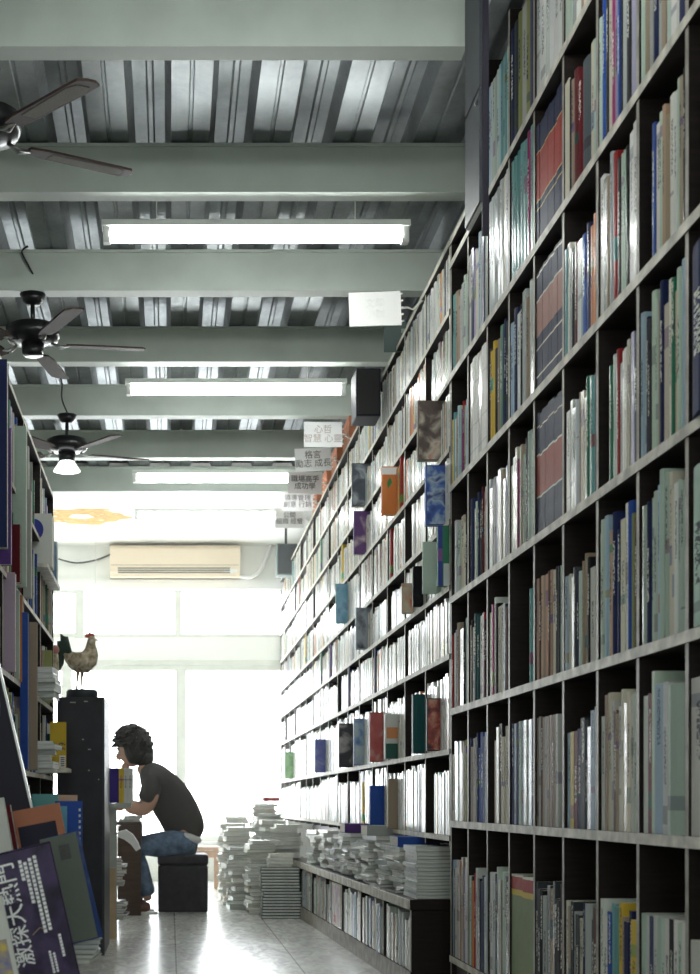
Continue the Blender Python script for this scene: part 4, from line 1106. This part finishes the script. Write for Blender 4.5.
for i, (dx, dz, ln) in enumerate(((-.085, .285, 1), (-.10, .255, 1), (-.108, .222, 1), (-.104, .19, 1), (-.095, .165, 1))):
    feather('tail_feather', [(-.045, (i-2)*.004, .175), ((-.045+dx)/2-.012, (i-2)*.006, (.175+dz)/2+.045), (dx, (i-2)*.008, dz), (dx-.008, (i-2)*.008, dz-.035)], [.010, .017, .013, .002], M['tail'], ro)
cmb = MB().prism([(.012, .278), (.018, .300), (.026, .292), (.033, .306), (.042, .296), (.052, .300), (.056, .282), (.045, .274)], -.004, .004)
cmb.build('comb', M['comb'], ro)
ell('wattle', (.050, 0, .252), (.009, .007, .018), M['comb'], ro)
ell('face_patch', (.044, 0, .270), (.014, .014, .012), M['comb'], ro)
MB().tube([(.055, 0, .27), (.070, 0, .265)], [.006, .001], 6).build('beak', M['cardboard'], ro)
ell('wing', (-.008, -.048, .175), (.04, .012, .030), M['rooster'], ro, rot=(0, R(20), 0))
# small pink-headed figure beside it
fgx = fr(53, 7.45)
fg = empty('small_figurine', (fgx+.012, 7.45, ch_), label='small figurine with a pink head beside the rooster', cat='figurine')
MB().lathe([(.02, 0), (.022, .01), (.018, .12), (.021, .16), (.016, .24), (.0, .245)], n=14).build('figure_body', M['rooster'], fg, smooth=True)
ell('figure_head', (0, 0, .262), (.022, .022, .026), mat('pink_head', (.55,.25,.22)), fg)

# ------------------------------------------------------------------ rack with books behind the cabinet
Yr = 8.3
rk = empty('metal_rack', (fr(113, Yr), Yr, 0), label='grey metal rack post with a small book shelf behind the charcoal cabinet', cat='rack')
zsh = zz(803, Yr)
MB().box((-.022, .02, 0), (.022, .06, zsh-.03)).build('post', M['grey_post'], rk)
MB().box((-.2, .0, 0), (-.17, .3, zsh-.03)).build('post', M['grey_post'], rk)
MB().box((-.22, -.04, zsh-.03), (.10, .3, zsh)).build('rack_shelf', M['grey_post'], rk)
MB().box((-.2, .02, .30), (.06, .3, .32)).build('rack_shelf', M['grey_post'], rk)
MB().box((-.2, .02, .10), (.06, .3, .12)).build('rack_shelf', M['grey_post'], rk)
bxs = [('n', 105, 119, 'deep violet-blue book on the small rack shelf before the person'), ('y', 119, 124, 'orange and yellow spined book on the small rack shelf'), ('w', 124, 128, 'white book on the small rack shelf beside the yellow spine'), ('w', 128, 133, 'outer white book on the small rack shelf')]
for ch, a, b, lab in bxs:
    x0 = fr(a, Yr); x1 = fr(b, Yr)
    cl = ((.06,.04,.22,.001) if ch == 'n' else (*PAL[ch][0], .33))
    o = MB().box((x0, Yr-.03, zsh+.0005), (x1-.001, Yr+.11, zsh+.205), c=cl).build('book', M['spine']); tag(o, lab, 'book')
    MB().box((x0+.002, Yr-.028, zsh+.206), (x1-.003, Yr+.108, zsh+.2075)).build('page_block', M['pages'], o)
tb = tag(MB().box((fr(105, Yr-.1), Yr-.12, 0), (fr(116, Yr-.1), Yr-.10, .415)).build('tan_board', M['cardboard']), 'tan board standing on the floor against the rack post', 'board')
mb = MB()
pp = [(0, 0), (.05, .012), (.09, -.015), (.12, -.06), (.135, -.10), (.11, -.115), (.08, -.075), (.04, -.045), (0, -.03)]
tag(mb.prism(pp, 0, .10).build('paper_sheet', M['white'], loc=(fr(117, 8.2), 8.25, zz(832, 8.2))), 'curled white sheet of paper hanging off the metal rack', 'paper')
MB().tube([(-.0, .05, -.012), (-.02, .09, -.01)], .006, 6).build('clip', M['steel'], bpy.data.objects['paper_sheet'])
for i, (z0, n_) in enumerate(((.121, 6), (.321, 8))):
    z = z0
    for k in range(n_):
        t = rl.uniform(.012, .022)
        mag_flat(.17, .2, t, pcol(rl.choice('wgrsn'), rl), 'magazine', (fr(113, Yr)-.12+rl.uniform(0, .03), Yr+.05, z), R(rl.uniform(-4, 4)), 'thin magazine, %s from the bottom on the %s shelf of the metal rack' % (ordn(k+1), ['lower', 'upper'][i]), 'magazines on the metal rack'); z += t+.0003

# ------------------------------------------------------------------ desk, seat, stool
Yd = 9.86
dk = empty('reading_desk', (fr(141, Yd), Yd, 0), label='dark brown reading desk in front of the seated person', cat='desk')
dz = .66
MB().box((-.165, 0, 0), (0, .022, dz-.025)).build('side_panel', M['desk'], dk)
MB().box((-.165, .6, 0), (0, .622, dz-.025)).build('side_panel', M['desk'], dk)
MB().box((-.42, -.01, dz-.024), (.004, .63, dz)).build('desk_top', M['desk'], dk, bevel=.002)
MB().box((-.41, .0, 0), (-.39, .6, dz-.025)).build('side_panel', M['desk'], dk)
bk = MB().box((0, 0, 0), (.15, .21, .018), c=(*PAL['w'][0], .4)).build('book', M['spine'], loc=(fr(119, 9.95), 9.9, dz+.0005)); tag(bk, 'white book lying flat on the reading desk under the elbow', 'book')
MB().box((.003, .002, .0185), (.147, .206, .0195)).build('page_block', M['pages'], bk)
bk = MB().box((0, 0, 0), (.13, .19, .02), c=(*PAL['w'][0], .72)).build('book', M['spine'], loc=(fr(124, 9.95), 9.92, dz+.021)); tag(bk, 'upper white book with a red spot on the reading desk', 'book')
MB().box((.003, .002, .0205), (.127, .186, .0215)).build('page_block', M['pages'], bk)
Yo = 10.0
ot = empty('ottoman', (fr(183, Yo), Yo+.18, 0), label='black leather cube ottoman the person sits on', cat='ottoman')
ow = (208-158)*Yo/1400/2
MB().box((-ow, -.18, .012), (ow, .18, .345)).build('ottoman_body', M['leather'], ot, bevel=.012)
MB().box((-ow-.003, -.183, .347), (ow+.003, .183, .425)).build('seat_cushion', M['leather'], ot, bevel=.018)
st_ = empty('wooden_stool', (fr(205, 12.9), 12.95, 0), label='light brown wooden stool by the window, beyond the ottoman', cat='stool')
MB().box((-.13, -.13, .36), (.13, .13, .39)).build('seat', M['oak'], st_, bevel=.004)
for sx in (-1, 1):
    for sy in (-1, 1): MB().box((sx*.105-.018, sy*.105-.018, 0), (sx*.105+.018, sy*.105+.018, .359)).build('leg', M['oak'], st_)
for sx in (-1, 1): MB().box((sx*.105-.01, -.087, .2), (sx*.105+.01, .087, .23)).build('stretcher', M['oak'], st_)
MB().box((-.087, -.112, .29), (.087, -.1, .355)).build('apron', M['oak'], st_)

# ------------------------------------------------------------------ the person
Yp = 10.16
pe = empty('person', (0, Yp, 0), label='person in a dark T-shirt and jeans, leaning forward on the reading desk', cat='person')
X = lambda px: (px-170)*Yp/1400
Z = lambda py: H+(802-py)*Yp/1400
# body: one continuous figure (skin)
pts = [(X(184), 0, Z(841)), (X(178), 0, Z(820)), (X(166), 0, Z(800)), (X(154), 0, Z(783)), (X(146), 0, Z(771)), (X(139), 0, Z(764)),     # 0-5 pelvis..neck
       (X(153), -.17, Z(784)), (X(151), -.24, Z(800)-.0), (X(147), -.22, Z(810)), (X(133), -.19, Z(808)), (X(125), -.16, Z(806)),          # 6-10 near arm
       (X(153), .17, Z(784)), (X(148), .23, Z(800)), (X(142), .20, Z(808)), (X(130), .12, Z(806)), (X(123), .08, Z(800)),                # 11-15 far arm
       (X(181), -.09, Z(844)), (X(158), -.12, Z(845)), (X(133), -.13, Z(846)), (X(141), -.13, Z(875)), (X(149), -.13, Z(900)),             # 16-20 near leg
       (X(181), .09, Z(844)), (X(158), .12, Z(845)), (X(131), .13, Z(846)), (X(137), .13, Z(875)), (X(145), .13, Z(900))]                 # 21-25
edges = [(0,1),(1,2),(2,3),(3,4),(4,5),(3,6),(6,7),(7,8),(8,9),(9,10),(3,11),(11,12),(12,13),(13,14),(14,15),(0,16),(16,17),(17,18),(18,19),(19,20),(0,21),(21,22),(22,23),(23,24),(24,25)]
rad = [.085,.09,.10,.10,.065,.062, .065,.06,.054,.050,.034, .065,.06,.054,.048,.034, .075,.062,.05,.045,.034, .075,.062,.05,.045,.034]
body = skin_mesh('body', pts, edges, rad, M['skin'], pe)
# shirt
sp_ = [(X(191), 0, Z(845)), (X(182), 0, Z(818)), (X(170), 0, Z(799)), (X(157), 0, Z(782)), (X(143), 0, Z(763)),
       (X(153), -.17, Z(784)), (X(149), -.235, Z(797)), (X(144), -.235, Z(803)), (X(153), .17, Z(784)), (X(148), .235, Z(797)), (X(143), .235, Z(804))]
se = [(0,1),(1,2),(2,3),(3,4),(3,5),(5,6),(6,7),(3,8),(8,9),(9,10)]
skin_mesh('t_shirt', sp_, se, [(.135,.16), (.14,.165), (.145,.175), (.135,.175), (.08,.09), .085, .075, .07, .085, .075, .07], M['shirt'], pe)
ell('undershirt', (X(186), 0, Z(836)), (.120, .15, .045), M['undershirt'], pe, rot=(0, R(20), 0))
jp = [(X(188), 0, Z(841)), (X(180), -.09, Z(843)), (X(158), -.12, Z(845)), (X(134), -.13, Z(847)), (X(142), -.13, Z(875)), (X(149), -.13, Z(896)),
      (X(180), .09, Z(843)), (X(158), .12, Z(845)), (X(132), .13, Z(847)), (X(138), .13, Z(875)), (X(145), .13, Z(896)), (X(199), 0, Z(842))]
skin_mesh('jeans', jp, [(11,0),(0,1),(1,2),(2,3),(3,4),(4,5),(0,6),(6,7),(7,8),(8,9),(9,10)], [(.125,.14), .108,.104,.088,.072,.066, .108,.104,.088,.072,.066, (.07,.10)], M['jeans'], pe)
# head with a face, looking down towards the desk
hd = empty('head', (X(131), 0, Z(749)), 0); hd.parent = pe; hd.rotation_euler = (0, R(-16), 0); hd.scale = (1.08,)*3
def headdef(p):
    x, y, z = p
    q = Vector((x, y, z))
    if x < 0: q.x *= .92; 
    if z < 0: q.x = q.x*(1-.12*abs(z)) - .12*abs(z); q.y *= 1-.32*abs(z)
    return q
ell('skull', (0, 0, 0), (.098, .078, .122), M['skin'], hd, deform=headdef)
ell('nose', (-.090, 0, -.026), (.024, .014, .026), M['skin'], hd, rot=(0, R(-18), 0)); ell('chin', (-.066, 0, -.100), (.030, .032, .024), M['skin'], hd)
MB().tube([(-.086, -.02, -.066), (-.094, 0, -.064), (-.086, .02, -.066)], .007, 6).build('mouth', mat('lips', (.35,.14,.11)), hd, smooth=True)
for s in (-1, 1):
    ell('eye', (-.082, s*.032, .0), (.011, .013, .009), M['undershirt'], hd); ell('iris', (-.091, s*.032, .0), (.004, .006, .006), M['ink'], hd)
    ell('ear', (.012, s*.077, -.018), (.018, .009, .030), M['skin'], hd)
    MB().tube([(-.088, s*.018, .022), (-.09, s*.034, .027), (-.078, s*.050, .022)], .004, 5).build('eyebrow', M['hair'], hd)
def hairdef(p):
    q = Vector(p)
    if q.x < -.45 and q.z < .1: q.x = -.45 + (q.x+.45)*.25
    n_ = 1+.05*math.sin(11*q.x+5*q.z)*math.sin(9*q.y+3)
    return q*n_
hr = ell('hair', (.022, 0, .022), (.128, .104, .138), M['hair'], hd, deform=hairdef, nu=28, nv=18)
hl = MB(); rh = random.Random(8)
for k in range(130):
    a = rh.uniform(-3.1, 3.1); b = rh.uniform(.1, 1.4) if abs(a) < 1.9 else rh.uniform(-.5, 1.3)
    d = Vector((-math.cos(a)*math.cos(b), math.sin(a)*math.cos(b), math.sin(b)))
    p0 = Vector((.022+d.x*.120, d.y*.098, .024+d.z*.130))
    tdir = (Vector((-.6, rh.uniform(-.4, .4), -.2))+d*.9).normalized()
    hl.tube([p0, p0+tdir*.018, p0+tdir*.03+Vector((-.006, 0, -.012))], [.010, .007, .0015], 5)
hl.build('hair_tufts', M['hair'], hd, smooth=True)
MB().tube([(.055, 0, -.135), (.072, 0, -.09), (.09, 0, -.02)], [.05, .062, .06], 12).build('nape_hair', M['hair'], hd, smooth=True)
# hands
def hand(cx, cyy, cz, sgn, curl, par):
    h_ = empty('hand', (cx, cyy, cz), 0); h_.parent = par
    pt = [(0,0,0), (-.035, 0, -.004), (-.07, 0, -.006)]; ed = [(0,1),(1,2)]; rd = [(.022,.027), (.016,.036), (.013,.036)]
    skin_mesh('palm', pt, ed, rd, M['skin'], h_)
    for i, (dy, L) in enumerate(((-.027, .050), (-.009, .072), (.009, .068), (.027, .054))):
        c = curl
        p = [(-.06, dy*.9, -.005), (-.09, dy, -.008-c*.01), (-.09-L*.42, dy*1.05, -.012-c*.03), (-.09-L*.62, dy*1.05, -.014-c*.055)]
        skin_mesh('finger', p, [(0,1),(1,2),(2,3)], [.010, .0092, .0085, .0075], M['skin'], h_, sub=1)
    skin_mesh('thumb', [(-.015, sgn*.025, -.005), (-.04, sgn*.052, -.012), (-.065, sgn*.058, -.022)], [(0,1),(1,2)], [.012, .0105, .009], M['skin'], h_, sub=1)
    return h_
hand(X(126), -.16, Z(806), 1, 1.0, pe)
h2 = hand(X(124), .08, Z(800), -1, 1.0, pe); h2.rotation_euler = (0, R(55), 0)
for s, px in ((-1, 149), (1, 145)):
    sx = X(px)
    f_ = skin_mesh('shoe', [(sx+.02, s*.13, .052), (sx-.06, s*.13, .045), (sx-.14, s*.13, .038)], [(0,1),(1,2)], [(.040,.045), (.042,.034), (.036,.028)], M['shoe'], pe)
    MB().prism([(sx+.065, s*.13-.038), (sx-.17, s*.13-.042), (sx-.185, s*.13), (sx-.17, s*.13+.042), (sx+.065, s*.13+.038)], 0, .014, axis='z').build('shoe_sole', M['sole'], pe)

bpy.context.view_layer.update()
